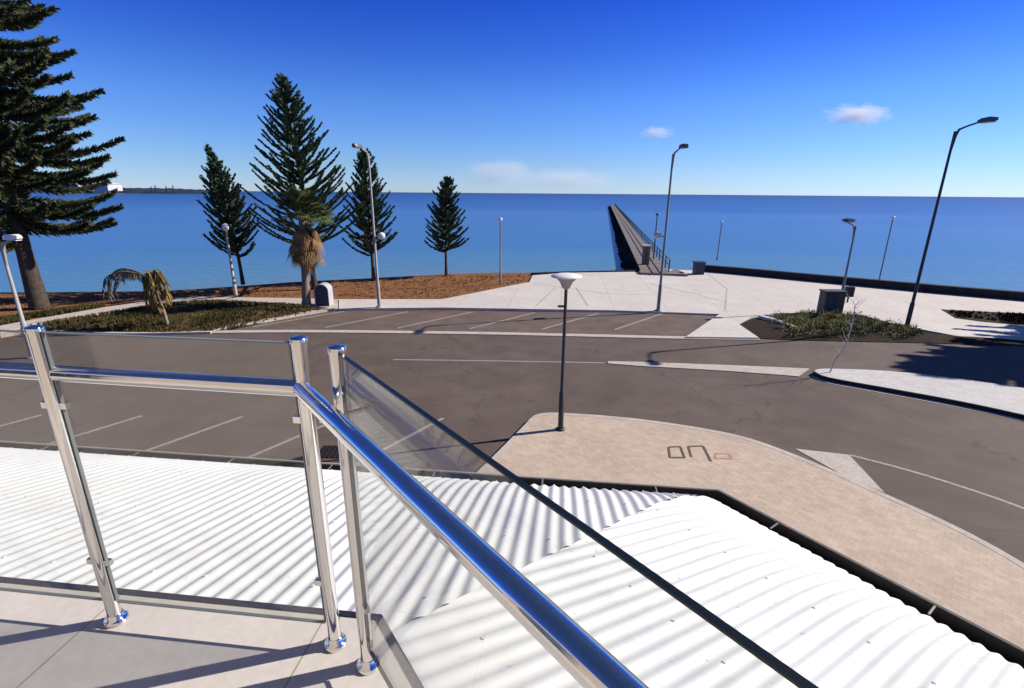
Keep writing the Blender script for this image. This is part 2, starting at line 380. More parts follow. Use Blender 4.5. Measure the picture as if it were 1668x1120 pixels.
def part_at(mb, name, material, parent):
    """part modelled in world metres, parented to a thing that stands at parent.location (no rotation)"""
    o = mb.build(name, material, parent)
    q = Vector((0, 0, 0)); w = parent
    while w: q += w.location; w = w.parent
    o.data.transform(Matrix.Translation(-q))
    return o


def struct(name, mb, material): return tag(mb.build(name, material), kind='structure')


def P(pts, z=0.0): return [tuple(gp(x, y, z)[:2]) for x, y in pts]


def smooth_line(pts, n=8):
    """Catmull-Rom through plan points"""
    p = [Vector(q) for q in pts]; out = []
    for i in range(len(p) - 1):
        a = p[max(0, i - 1)]; b_ = p[i]; c = p[i + 1]; d = p[min(len(p) - 1, i + 2)]
        for k in range(n):
            t = k / n
            out.append(0.5 * ((2 * b_) + (c - a) * t + (2 * a - 5 * b_ + 4 * c - d) * t * t + (3 * b_ - a - 3 * c + d) * t ** 3))
    out.append(p[-1]); return out


# ------------------------------------------------------------------ sea and land
ZW = -0.85
mb = MB(); rings = [0, 30, 60, 100, 160, 260, 420, 700, 1200, 2200, 4500, 9000, 18000]; sg = 72
vs = [(0, 0, ZW)]; fs = []
for r in rings[1:]:
    for j in range(sg): vs.append((r * cos(2 * pi * j / sg), r * sin(2 * pi * j / sg), ZW))
for j in range(sg): fs.append((0, 1 + j, 1 + (j + 1) % sg))
for i in range(len(rings) - 2):
    for j in range(sg):
        k = (j + 1) % sg; fs.append((1 + i * sg + j, 1 + (i + 1) * sg + j, 1 + (i + 1) * sg + k, 1 + i * sg + k))
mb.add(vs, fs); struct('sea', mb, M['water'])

# land: brown dirt sheet whose seaward edge slopes to the beach and under the water
ZG = -0.04
edge = [(-420, 22), (-120, 27), (-60, 30)] + P([(0, 476), (130, 475), (270, 473), (400, 465), (480, 459), (600, 453), (730, 446), (800, 444), (868, 444)], ZG)
edge = [tuple(q) for q in smooth_line(edge, 4)]
edge += [tuple(gp(x, y)[:2]) for x, y in [(920, 443.5), (1050, 441.5), (1085, 438), (1140, 439), (1400, 463), (1668, 488)]] + [(60, 18), (120, 0), (420, -60)]
ev = [Vector(q) for q in edge]
outs = [offset(ev, d) for d in (0, 0.8, 3.0, 7.0)]
zs = [ZG, ZG - 0.35, -0.8, -2.2]
mb = MB(); mb.prism([tuple(q) for q in edge] + [(420, -200), (-420, -200)], ZG - 0.3, ZG); struct('ground', mb, M['dirt'])
mb = MB(); nE = len(ev); vs = []
for o3, z in zip(outs, zs):
    for q in o3: vs.append((q.x, q.y, z - 0.003))
fs = [(i * nE + j, i * nE + j + 1, (i + 1) * nE + j + 1, (i + 1) * nE + j) for i in range(3) for j in range(nE - 1)]
mb.add(vs, [f[::-1] for f in fs], True); struct('beach', mb, M['sand'])

# road
road_far = P([(0, 552), (60, 540), (200, 543), (345, 541)])
mb = MB()
mb.prism([(-90, 14), (-34, 20.0)] + road_far + [(-9.8, 26.86), (11.5, 26.86), (16, 22.5), (30, 20.6), (90, 12), (90, -60), (-90, -60)], -0.2, 0.0)
struct('road', mb, M['asphalt'])
# parking bays' own seal
mb = MB(); mb.prism(P([(350, 538), (540, 506.5), (1168, 511), (1112, 547), (800, 541), (500, 537)]), -0.02, 0.004)
struct('parking_bays', mb, M['asphalt_bay'])

# concrete plaza + path
zc = 0.10
plaza = P([(552, 503), (620, 501.5), (720, 500.5), (1000, 505), (1172, 511), (1117, 548), (1236, 549.5), (1203, 527), (1222, 517), (1262, 510), (1330, 509), (1400, 513), (1480, 532), (1560, 547), (1668, 553)], zc)
plaza += [(40, 17.5), (44, 22.5)]
plaza += P([(1668, 489), (1400, 464), (1140, 440.5), (1085, 438), (1050, 442), (920, 444), (868, 448), (862, 459), (720, 487), (620, 487), (552, 487)], zc)
mb = MB(); mb.prism(plaza, -0.25, zc); struct('plaza', mb, M['concrete'])
mb = MB()
pl_lo = P([(552, 503), (480, 495), (400, 490), (330, 488.5), (270, 493), (170, 508), (60, 527), (0, 540)], 0.06)
pl_hi = P([(552, 487), (480, 485), (400, 484), (330, 483), (270, 486), (170, 500), (60, 519), (0, 530)], 0.06)
mb.prism(pl_lo + [(-50, 17)] + [(-50, 18.5)] + pl_hi[::-1], -0.2, 0.06); struct('footpath', mb, M['kerb'])

# kerb strip between bays and road, left island kerb
mb = MB(); kl = smooth_line([gp(x, y).xy for x, y in [(345, 541), (480, 540), (620, 541), (800, 543.5), (960, 547), (1115, 550.5), (1236, 552)]], 4)
mb.strip(kl, 0.42, -0.05, 0.035)
mb.strip(smooth_line([gp(x, y).xy for x, y in [(345, 540.5), (400, 530), (480, 515), (525, 507.5), (540, 505.5)]], 4), 0.34, -0.05, 0.12)
mb.strip(smooth_line([gp(x, y).xy for x, y in [(0, 548), (60, 541), (200, 545), (345, 542.5)]], 4), 0.22, -0.05, 0.10)
struct('kerb', mb, M['kerb'])

# painted lines
mb = MB()
for k in range(6):
    a = Vector((8.25 - 3.5 * k, 26.6)); c = a + Vector((-3.3, -3.45))
    mb.strip([a, c], 0.13, 0.0045, 0.0085)
for k in range(-3, 3):
    a = Vector((-7.85 + 2.93 * k, 13.2)); c = a + Vector((-2.6, -3.85))
    mb.strip([a, c], 0.11, -0.004, 0.0045)
mb.strip(smooth_line([gp(x, y).xy for x, y in [(1385, 741), (1480, 766), (1580, 797), (1668, 828), (1760, 866)]], 5), 0.10, -0.004, 0.0045)
mb.strip(smooth_line([gp(x, y).xy for x, y in [(640, 585.5), (800, 587.5), (985, 590.7)]], 4), 0.11, -0.004, 0.0045)
struct('road_marking', mb, M['line'])

# thin median and its widening nose
mb = MB()
mb.prism(P([(990, 589), (1040, 590), (1180, 595), (1318, 601), (1300, 613.5), (1180, 604.5), (1040, 596.5), (990, 592.5)]), -0.05, 0.03)
struct('median', mb, M['kerb'])

# white paved traffic island on the right
top_i = smooth_line([gp(x, y, .14).xy for x, y in [(1326, 604), (1345, 600), (1450, 604), (1560, 616), (1668, 632), (1760, 648)]], 4)
bot_i = smooth_line([gp(x, y, .14).xy for x, y in [(1326, 604), (1350, 614), (1450, 632), (1560, 652), (1668, 675), (1780, 703)]], 4)
mb = MB(); mb.prism([tuple(q) for q in top_i] + [tuple(q) for q in bot_i[::-1]][:-1], -0.05, 0.14); struct('traffic_island', mb, M['white_island'])
mb = MB(); kb_ = [q + Vector((-.02, -.03)) for q in bot_i]; mb.strip(kb_, 0.07, -0.05, 0.143); struct('island_kerb_shade', mb, M['rock'])  # dark strip over the island's kerb face, its shade put into the colour
mb = MB(); mb.strip([q + Vector((-0.08, -0.16)) for q in bot_i], 0.20, -0.05, 0.012); struct('island_gutter', mb, M['kerb'])

# near pavement of tan pavers, its kerb and the kerb ramp
kerb_px = [(752, 792), (800, 746), (850, 696), (868, 678), (885, 672.5), (913, 672), (990, 677), (1080, 687), (1200, 708), (1300, 742), (1440, 803), (1560, 858), (1668, 917), (1800, 1000)]
kn = smooth_line([gp(x, y, .12).xy for x, y in kerb_px], 5)
mb = MB(); inn = offset(kn, -0.16)
mb.prism([tuple(q) for q in inn] + [(9, 3), (7, -6), (-1.5, -6), (-3.0, 3)], -0.1, 0.117); struct('pavement', mb, M['paver'])
mb = MB(); mb.prism([tuple(q) for q in kn] + [tuple(q) for q in offset(kn, -0.157)[::-1]], -0.1, 0.122); struct('pavement_kerb', mb, M['kerb'])
mb = MB(); a, b2, c = gp(1295, 731), gp(1383, 741), gp(1441, 803)
mb.prism([a.xy, b2.xy, c.xy, gp(1380, 778).xy], -0.05, 0.012); struct('kerb_ramp', mb, M['kerb'])


# mounds -------------------------------------------------------------
def mound(name, poly, hmax, material, z0=0.0, rings=6):
    p = [Vector(q) for q in poly]; N = len(p); c = sum(p, Vector((0, 0))) / N
    mb = MB(); vs = []
    for i in range(rings):
        t = i / rings
        for j, q in enumerate(p):
            w = q.lerp(c, t); h = hmax * sin(min(1, t * 1.4) * pi / 2)
            h *= 1 + 0.25 * sin(w.x * 1.3 + w.y * 0.7)
            vs.append((w.x, w.y, z0 + h + (0.03 * random.uniform(-1, 1) if i else 0)))
    vs.append((c.x, c.y, z0 + hmax))
    fs = [(i * N + j, i * N + (j + 1) % N, (i + 1) * N + (j + 1) % N, (i + 1) * N + j) for i in range(rings - 1) for j in range(N)]
    fs += [((rings - 1) * N + j, (rings - 1) * N + (j + 1) % N, rings * N) for j in range(N)]
    mb.add(vs, fs, True); o = mb.build(name, material); return tag(o, kind='structure'), p, c


def in_poly(p, q):
    r = False
    for i in range(len(p)):
        a, b_ = p[i], p[i - 1]
        if (a.y > q.y) != (b_.y > q.y) and q.x < (b_.x - a.x) * (q.y - a.y) / (b_.y - a.y) + a.x: r = not r
    return r


def tufts(name, poly, n, material, hmin, hmax, z, wid=0.03, mh=0.0, kind='stuff', spread=0.6):
    mb = MB(); p = [Vector(q) for q in poly]; c = sum(p, Vector((0, 0))) / len(p)
    xs = [q.x for q in p]; ys = [q.y for q in p]; k = 0; tries = 0
    while k < n and tries < n * 30:
        tries += 1
        q = Vector((random.uniform(min(xs), max(xs)), random.uniform(min(ys), max(ys))))
        if not in_poly(p, q): continue
        if sin(q.x * 1.7 + 2 * sin(q.y * 1.1)) + random.uniform(-1, 1.6) < 0: continue
        k += 1
        zz = z
        if mh:
            # height of the mound under the tuft
            dmin = 9
            for i in range(len(p)):
                a, b_ = p[i], p[i - 1]; ab = b_ - a; t = max(0, min(1, (q - a).dot(ab) / max(1e-6, ab.length_squared)))
                dmin = min(dmin, (a + ab * t - q).length)
            zz = z + mh * min(1, dmin / 1.1) * 0.8
        for _ in range(6):
            a = random.uniform(0, 2 * pi); h = random.uniform(hmin, hmax); l = h * random.uniform(0.1, spread)
            d = Vector((cos(a), sin(a), 0)); s = Vector((-d.y, d.x, 0)) * wid
            b0 = Vector((q.x, q.y, zz - 0.02)) + d * random.uniform(0, 0.06)
            t = b0 + d * l + Vector((0, 0, h)); m_ = (b0 + t) / 2 + Vector((0, 0, h * 0.12))
            mb.add([b0 - s, b0 + s, m_ + s * .7, t, m_ - s * .7], [(0, 1, 2, 3, 4)])
    o = mb.build(name, material); return tag(o, kind=kind)


isl = smooth_line([gp(x, y, .08).xy for x, y in [(30, 536), (60, 538), (200, 541), (345, 539), (440, 521), (520, 506), (530, 502), (480, 497), (400, 492), (330, 490.5), (270, 495.5), (170, 511), (60, 529), (30, 536)]], 3)[:-1]
mound('grass_mound', isl, 0.22, M['grass'], 0.05)
tufts('grass', isl, 2600, M['blade'], 0.08, 0.22, 0.06, 0.02, 0.22)
lf = [gp(x, y).xy for x, y in [(0, 520), (0, 530), (60, 518), (170, 499), (140, 499)]]
tufts('dry_weeds', lf, 500, M['blade'], 0.1, 0.3, -0.04, 0.03)
dirt_poly = [gp(x, y).xy for x, y in [(0, 478), (270, 475), (400, 467), (480, 461), (600, 455), (730, 448), (860, 447), (855, 458), (720, 484), (560, 484), (330, 481), (170, 497), (0, 524)]]
tufts('dry_grass', dirt_poly, 1500, M['dryblade'], 0.04, 0.13, -0.05, 0.03)

bed = smooth_line([gp(x, y, .08).xy for x, y in [(1238, 549), (1300, 551.5), (1400, 554), (1500, 556), (1600, 559), (1700, 560), (1700, 556), (1600, 551), (1560, 548), (1480, 533), (1400, 514), (1330, 510), (1262, 511), (1222, 518), (1205, 527), (1238, 549)]], 3)[:-1]
mound('garden_bed', bed, 0.10, M['mulch'], 0.03)
shr = [gp(x, y, .1).xy for x, y in [(1290, 548), (1400, 549), (1490, 551), (1500, 541), (1470, 533), (1400, 516), (1330, 512), (1268, 515), (1262, 525)]]
mb = MB(); c0 = sum(shr, Vector((0, 0))) / len(shr)
for k in range(230):
    while True:
        q = Vector((random.uniform(12, 22), random.uniform(20, 27.5)))
        if in_poly(shr, q): break
    rr = random.uniform(0.16, 0.42); hh = random.uniform(0.18, 0.5)
    for _ in range(45):
        v = Vector((random.gauss(0, 1), random.gauss(0, 1), abs(random.gauss(0, 1)))).normalized() * (random.uniform(.4, 1) ** .5)
        p = Vector((q.x + v.x * rr, q.y + v.y * rr, 0.1 + v.z * hh)); u_ = v.orthogonal().normalized() * 0.035; w_ = (v + Vector((0, 0, .5))).normalized() * random.uniform(.06, .12)
        mb.add([p - u_, p + w_ * .5 - u_ * .2, p + w_, p + u_], [(0, 1, 2, 3)])
tag(mb.build('ground_cover', M['shrub']), kind='stuff')
# sunken dark planting bed on the plaza
mb = MB(); mb.prism(P([(1532, 503.5), (1600, 507), (1668, 510), (1780, 516), (1780, 536), (1668, 530), (1600, 524), (1556, 518)], .1), 0.05, 0.106)
tag(mb.build('planting_bed', M['mulch']), kind='structure')
pb = [gp(x, y, .1).xy for x, y in [(1545, 506), (1668, 512), (1770, 518), (1770, 533), (1668, 527), (1560, 517)]]
tufts('low_mulch_plants', pb, 420, M['mulch'], 0.06, 0.2, 0.1, 0.03)
mb = MB(); mb.strip([gp(x, y, .1).xy for x, y in [(1238, 516), (1268, 524), (1300, 536)]], 0.28, 0.05, 0.2); struct('bed_edging', mb, M['concrete'])
# joints/drain lines set in the plaza
mb = MB()
for pts in ([(905, 468), (873, 498)], [(938, 468), (958, 498)], [(1184, 470), (1181, 506)], [(1152, 445), (1184, 470)], [(870, 461), (985, 478), (1060, 480)], [(1060, 462), (1130, 478), (1184, 492)]):
    mb.strip([gp(x, y, .1).xy for x, y in pts], 0.09, 0.09, 0.104)
struct('plaza_joint', mb, mat('grey_joint', (0.36, 0.34, 0.32), 0.9, var=0.1, vscale=3))

# sea wall and quay edges
sw = [gp(x, y, .1).xy for x, y in [(1146, 441.5), (1200, 446), (1400, 465), (1540, 478), (1668, 489)]] + [Vector((44, 22.6)), Vector((70, 8))]
mb = MB(); mb.strip([q + Vector((.05, .1)) for q in sw], 0.5, -2.2, 0.62)
seaw = tag(mb.build('sea_wall', M['rock']), 'low black stone sea wall along the right edge of the white plaza', 'wall')
mb = MB(); mb.strip([gp(x, y, .1).xy + Vector((0, .2)) for x, y in [(866, 446), (920, 444), (1043, 441.5)]], 0.4, -2.2, 0.16)
tag(mb.build('quay_edge', M['rock']), 'dark low quay edge behind the plaza, left of the pier', 'wall')

# pier ---------------------------------------------------------------
zd = 0.25
near_l = gp(1043, 441, zd).xy; near_r = gp(1082, 439, zd).xy; far_l = gp(994, 333.5, zd).xy; far_r = gp(1003.5, 333.5, zd).xy
pr = thing('pier', 'long grey jetty running straight out over the blue water', 'pier', (near_l.x, near_l.y, 0))
ax = (far_l - near_l).normalized(); nx = Vector((ax.y, -ax.x)); Lp = (far_l - near_l).length
near_l2 = near_l - ax * 1.0; wid = 2.3


def pp(s, t): return near_l2 + ax * s + nx * t


mb = MB(); mb.prism([pp(0, 0), pp(0, wid), pp(Lp, wid), pp(Lp, 0)], zd - 0.18, zd); part_at(mb, 'deck', M['deck'], pr)
for k in range(48):
    mb = MB(); st = 1.5 + k * (Lp - 3) / 47
    for t in (0.3, wid - 0.15):
        q = pp(st, t); mb.tube([(q.x, q.y, -3), (q.x, q.y, zd - 0.18)], 0.17, 8)
    a, b_ = pp(st, 0.3), pp(st, wid - .15); mb.tube([(a.x, a.y, -0.3), (b_.x, b_.y, -0.3)], 0.14, 6)
    part_at(mb, 'pile_bent', M['pile'], pr)
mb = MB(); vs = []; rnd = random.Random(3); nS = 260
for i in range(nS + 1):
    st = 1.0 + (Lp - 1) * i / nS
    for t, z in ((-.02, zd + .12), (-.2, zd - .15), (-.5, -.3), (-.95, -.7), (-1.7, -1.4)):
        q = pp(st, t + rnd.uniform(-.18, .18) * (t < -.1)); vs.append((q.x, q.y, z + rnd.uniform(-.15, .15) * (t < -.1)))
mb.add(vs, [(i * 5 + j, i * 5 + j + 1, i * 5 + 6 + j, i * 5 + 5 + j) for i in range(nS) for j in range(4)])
part_at(mb, 'pier_shade_bank', M['pile'], pr)  # added black bank, stands for the pier's shaded side and shadow on the water
mb = MB()
for t in (wid - 0.06,):
    for k in range(int(Lp / 2.5)):
        q = pp(1 + k * 2.5, t); mb.box((q.x, q.y, zd + 0.5), (0.09, 0.09, 1.0))
    for z in (zd + 1.0, zd + .55):
        a, b_ = pp(0.5, t), pp(Lp, t); mb.tube([(a.x, a.y, z), (b_.x, b_.y, z)], 0.045, 6)
part_at(mb, 'railing', M['deck'], pr)
mb = MB(); mb.prism([gp(1040, 446, .1).xy, gp(1120, 450, .1).xy, gp(1100, 440, .1).xy, pp(1.2, wid), pp(1.2, 0)], 0.05, 0.26)
part_at(mb, 'ramp', M['deck'], pr)

# lamps --------------------------------------------------------------
def bowl_lamp(base, h, label):
    """pedestrian lamp: slim post with a wide white inverted-cone head"""
    t = thing('bowl_lamp', label, 'lamp', base)
    mb = MB(); mb.tube([(0, 0, 0), (0, 0, 1.1), (0, 0, 1.12), (0, 0, h - .32)], [.075, .07, .05, .04], 14); mb.lathe((0, 0, 0), [(.13, 0), (.13, .03), (.08, .05)], 16); mb.build('post', M['darkpole'], t)
    mb = MB(); mb.lathe((0, 0, h), [(.05, -.34), (.10, -.30), (.16, -.16), (.27, -.05), (.275, -.035)], 28); mb.build('cone', M['underside'], t)
    mb = MB(); mb.lathe((0, 0, h), [(.37, -.035), (.395, -.02), (.38, .0), (.22, .045), (.02, .06)], 32); mb.build('lamp_shade', M['whiteshade'], t)
    mb = MB(); mb.box((-.11, 0, h - .78), (.16, .06, .05)); mb.build('bracket', M['darkpole'], t)
    return t


bowl_lamp(gp(913, 699, .12), 4.22, 'slim dark lamp post with wide white bowl head on the tan pavement')


def street_light(base, h, arm_dir, label, pole_mat, arm=1.45, mid=None, group='tall street lights on the foreshore', head=None, r=0.07):
    t = thing('street_light', label, 'street light', base, 0, group)
    d = Vector((arm_dir[0], arm_dir[1], 0)).normalized()
    mb = MB(); mb.tube([(0, 0, 0), (0, 0, 1.4), (0, 0, 1.45), (0, 0, h - .1)], [r * 1.45, r * 1.35, r, r * .7], 12)
    mb.lathe((0, 0, 0), [(.2, 0), (.2, .04), (.13, .06)], 12)
    mb.build('pole', pole_mat, t)
    mb = MB(); mb.tube([(0, 0, h - 1.0), (d.x * .06, d.y * .06, h - .3), (d.x * .16, d.y * .16, h - .05), (d.x * .5, d.y * .5, h + .05), (d.x * (arm - .4), d.y * (arm - .4), h + .16)], [r * .6, r * .8, r * .7, r * .55, r * .5], 10)
    mb.build('arm', pole_mat, t)
    mb = MB(); sdir = Vector((-d.y, d.x, 0)); vs = []
    for s_, w_, z0, z1 in ((arm - .55, .06, .10, .22), (arm - .35, .15, .09, .27), (arm, .17, .11, .29), (arm + .18, .10, .15, .25)):
        c = d * s_
        vs += [c - sdir * w_ + Vector((0, 0, h + z0)), c + sdir * w_ + Vector((0, 0, h + z0)), c + sdir * w_ * .7 + Vector((0, 0, h + z1)), c - sdir * w_ * .7 + Vector((0, 0, h + z1))]
    fs = [(3, 2, 1, 0), (12, 13, 14, 15)]
    for i in range(3):
        for j in range(4): fs.append((i * 4 + j, i * 4 + (j + 1) % 4, i * 4 + 4 + (j + 1) % 4, i * 4 + 4 + j))
    mb.add(vs, fs); hd = mb.build('luminaire', head or M['lumin'], t)
    mb = MB(); c = d * (arm - .1); mb.box((c.x, c.y, h + .085), (.42, .2, .03), ax=(d.x, d.y)); mb.build('lens', M['lens'], hd)
    if mid:
        mh, md = mid; q = Vector((md[0], md[1], 0)).normalized()
        mb = MB(); mb.tube([(0, 0, mh - .1), (q.x * .3, q.y * .3, mh), (q.x * .42, q.y * .42, mh)], .03, 8)
        mb.build('side_bracket', pole_mat, t)
        mb = MB(); mb.lathe((q.x * .42, q.y * .42, mh), [(.05, -.2), (.17, -.14), (.21, 0), (.17, .13), (.05, .18)], 16); mb.build('globe', M['whiteshade'] if mid[2:] else M['lens'], t)
    return t


street_light(gp(1475, 540), 9.1, (0.12, -1), 'tall dark street light in the garden bed at right, lamp arm over the road', M['darkpole'])
street_light(gp(1072, 506, .1), 8.25, (0.15, -1), 'tall grey street light at the right end of the angled parking bays, before the pier', M['galv'], arm=1.2, mid=(4.1, (-1, .1)))
street_light(gp(618, 500, .1), 8.2, (-.3, -1), 'tall pale street light on the path beside the cone shaped pine', M['whitepole'], arm=1.1, mid=(3.95, (1, -.2)))
street_light(gp(1366, 505, .1), 4.75, (-1, -.1), 'short grey lamp post with left pointing head behind the cabinet', M['galv'], arm=.62, r=.06, group='short lamp posts')
street_light(gp(54, 582), 4.45, (1, -.2), 'white lamp post at far left with flat white head', M['whitepole'], arm=.8, r=.07, head=M['whiteshade'], group='short lamp posts')


def post_top(base, h, label, pole_mat, r=.06, globe=True):
    t = thing('post_top_lamp', label, 'lamp', base, 0, 'slim post top lamps by the water')
    mb = MB(); mb.tube([(0, 0, 0), (0, 0, 1.0), (0, 0, 1.03), (0, 0, h - .2)], [r * 1.4, r * 1.3, r, r * .8], 10); mb.build('pole', pole_mat, t)
    mb = MB()
    if globe: mb.lathe((0, 0, h), [(.06, -.22), (.15, -.16), (.2, 0), (.15, .14), (.04, .19)], 16)
    else: mb.lathe((0, 0, h), [(.05, -.2), (.13, -.12), (.15, 0), (.05, .06)], 12)
    mb.build('globe', M['whiteshade'] if globe else M['lens'], t)
    return t


post_top(gp(385, 484), 4.25, 'white globe lamp post before the slender pine at left', M['whitepole'], .08)
post_top(gp(815, 463, 0), 4.6, 'thin pale lamp post on the brown dirt left of the plaza', M['galv'], .055, False)
post_top(gp(1167, 432, -1.5), 4.9, 'faint thin lamp post standing in the water behind the plaza', M['galv'], .07, False)
post_top(gp(1428, 474, -1.2), 5.9, 'thin lamp post rising behind the black sea wall', M['galv'], .055, False)
q = pp(9.5, wid - .5); t = thing('pier_lamp', 'slim dark lamp pole standing on the pier deck', 'lamp', (q.x, q.y, zd))
mb = MB(); mb.tube([(0, 0, 0), (0, 0, 4.1)], [.07, .05], 8); mb.build('pole', M['darkpole'], t)
mb = MB(); mb.lathe((0, 0, 4.1), [(.05, 0), (.18, .06), (.18, .16), (.04, .22)], 12); mb.build('lamp_head', M['lumin'], t)
q = pp(5.2, .7); t = thing('pier_gate_pillar', 'squat grey pillar with pale cap at the start of the pier', 'pillar', (q.x, q.y, zd))
mb = MB(); mb.box((0, 0, .8), (.55, .5, 1.6)); mb.build('column', M['deck'], t)
mb = MB(); mb.box((0, 0, 1.66), (.68, .62, .12)); mb.build('cap', M['concrete'], t)

# cabinet, pillar, bin ------------------------------------------------
q = gp(1350, 511, .1); t = thing('utility_cabinet', 'dark grey green cabinet at the top of the garden bed', 'cabinet', q)
mb = MB(); mb.box((0, 0, .62), (1.05, .6, 1.24)); mb.build('body', M['cabinet'], t)
mb = MB(); mb.box((0, 0, 1.275), (1.15, .7, .07)); mb.build('lid', M['cabinet'], t)
mb = MB(); mb.box((-.27, -.315, .64), (.48, .03, 1.05)); mb.build('door', M['cabinet'], t)
mb = MB(); mb.box((.27, -.315, .64), (.48, .03, 1.05)); mb.build('door', M['cabinet'], t)
q = gp(1380, 492, .1); t = thing('meter_box', 'small brown box on a post beside the dark cabinet', 'box', q)
mb = MB(); mb.tube([(0, 0, 0), (0, 0, .5)], .05, 8); mb.build('post', M['darkpole'], t)
mb = MB(); mb.box((0, 0, .65), (.42, .3, .6)); mb.build('case', M['iron'], t)
q = gp(1137, 446, .1); t = thing('wall_pillar', 'navy blue pillar at the left end of the black sea wall', 'pillar', q)
mb = MB(); mb.box((0, 0, .45), (.72, .72, .9)); mb.build('column', M['navybox'], t)
mb = MB(); mb.box((0, 0, .95), (.82, .82, .1)); mb.build('cap', M['navybox'], t)
q = gp(529, 496, .06); t = thing('bin_hood', 'dark plum bin surround with white rounded hood beside the palm', 'bin', q)
mb = MB(); prof = []
for k in range(13):
    a = pi * k / 12; prof.append((-.36 * cos(a), .85 + .36 * sin(a)))
prof = [(-.36, 0)] + prof + [(.36, 0)]
vs = [(x, -.3, z) for x, z in prof] + [(x, .3, z) for x, z in prof]; N = len(prof)
mb.add(vs, [tuple(range(N)), tuple(range(2 * N - 1, N - 1, -1))] + [(j, j + N, (j + 1) % N + N, (j + 1) % N) for j in range(N)])
mb.build('body', M['binbody'], t)
mb = MB(); pr2 = [(x * 1.13, z * 1.03) for x, z in prof]
pts_in = prof; vs = []
for x, z in prof: vs.append((x * 1.03, -.36, z + .005 if z > .1 else z))
for x, z in pr2: vs.append((x, -.36, z))
for x, z in prof: vs.append((x * 1.03, .36, z + .005 if z > .1 else z))
for x, z in pr2: vs.append((x, .36, z))
fs = []
for j in range(N - 1):
    fs += [(j, j + 1, N + j + 1, N + j), (2 * N + j, 3 * N + j, 3 * N + j + 1, 2 * N + j + 1), (N + j, N + j + 1, 3 * N + j + 1, 3 * N + j), (j, 2 * N + j, 2 * N + j + 1, j + 1)]
mb.add(vs, fs); mb.build('hood', M['binwhite'], t)

# pavement marks, drain ------------------------------------------------
def frame_mark(name, label, px, w, material, open_=False):
    pts = [gp(x, y, .12).xy for x, y in px]; mb = MB()
    for i in range(len(pts) - (1 if open_ else 0)):
        mb.strip([pts[i], pts[(i + 1) % len(pts)]], w, 0.1175, 0.1215 + .0006 * i)
    return tag(mb.build(name, material), label, 'paving mark', 'outlined marks on the tan pavement')


frame_mark('paving_mark', 'small dark rectangle outline painted on the tan pavement, leftmost of the marks', [(1091, 745), (1089, 728), (1108, 727), (1115, 745), (1100, 745)], .06, M['mark_dark'])
frame_mark('paving_mark', 'large dark three sided outline painted on the tan pavement', [(1126, 744), (1121, 727), (1145, 726), (1158, 751)], .065, M['mark_dark'], True)
frame_mark('paving_mark', 'faded red rectangle outline painted on the tan pavement', [(1164, 746), (1166, 738), (1188, 739), (1192, 747)], .05, M['mark_red'])
q = gp(540, 736); t = thing('drain_grate', 'black kerbside drain pit on the asphalt below the balcony corner', 'drain', (q.x, q.y, 0))
mb = MB(); mb.box((0, 0, 0.008), (.62, .62, .012)); mb.build('pit', M['hole'], t)
mb = MB()
for k in range(5): mb.box((-.24 + .12 * k, 0, .02), (.03, .6, .014))
mb.build('grate', M['iron'], t)

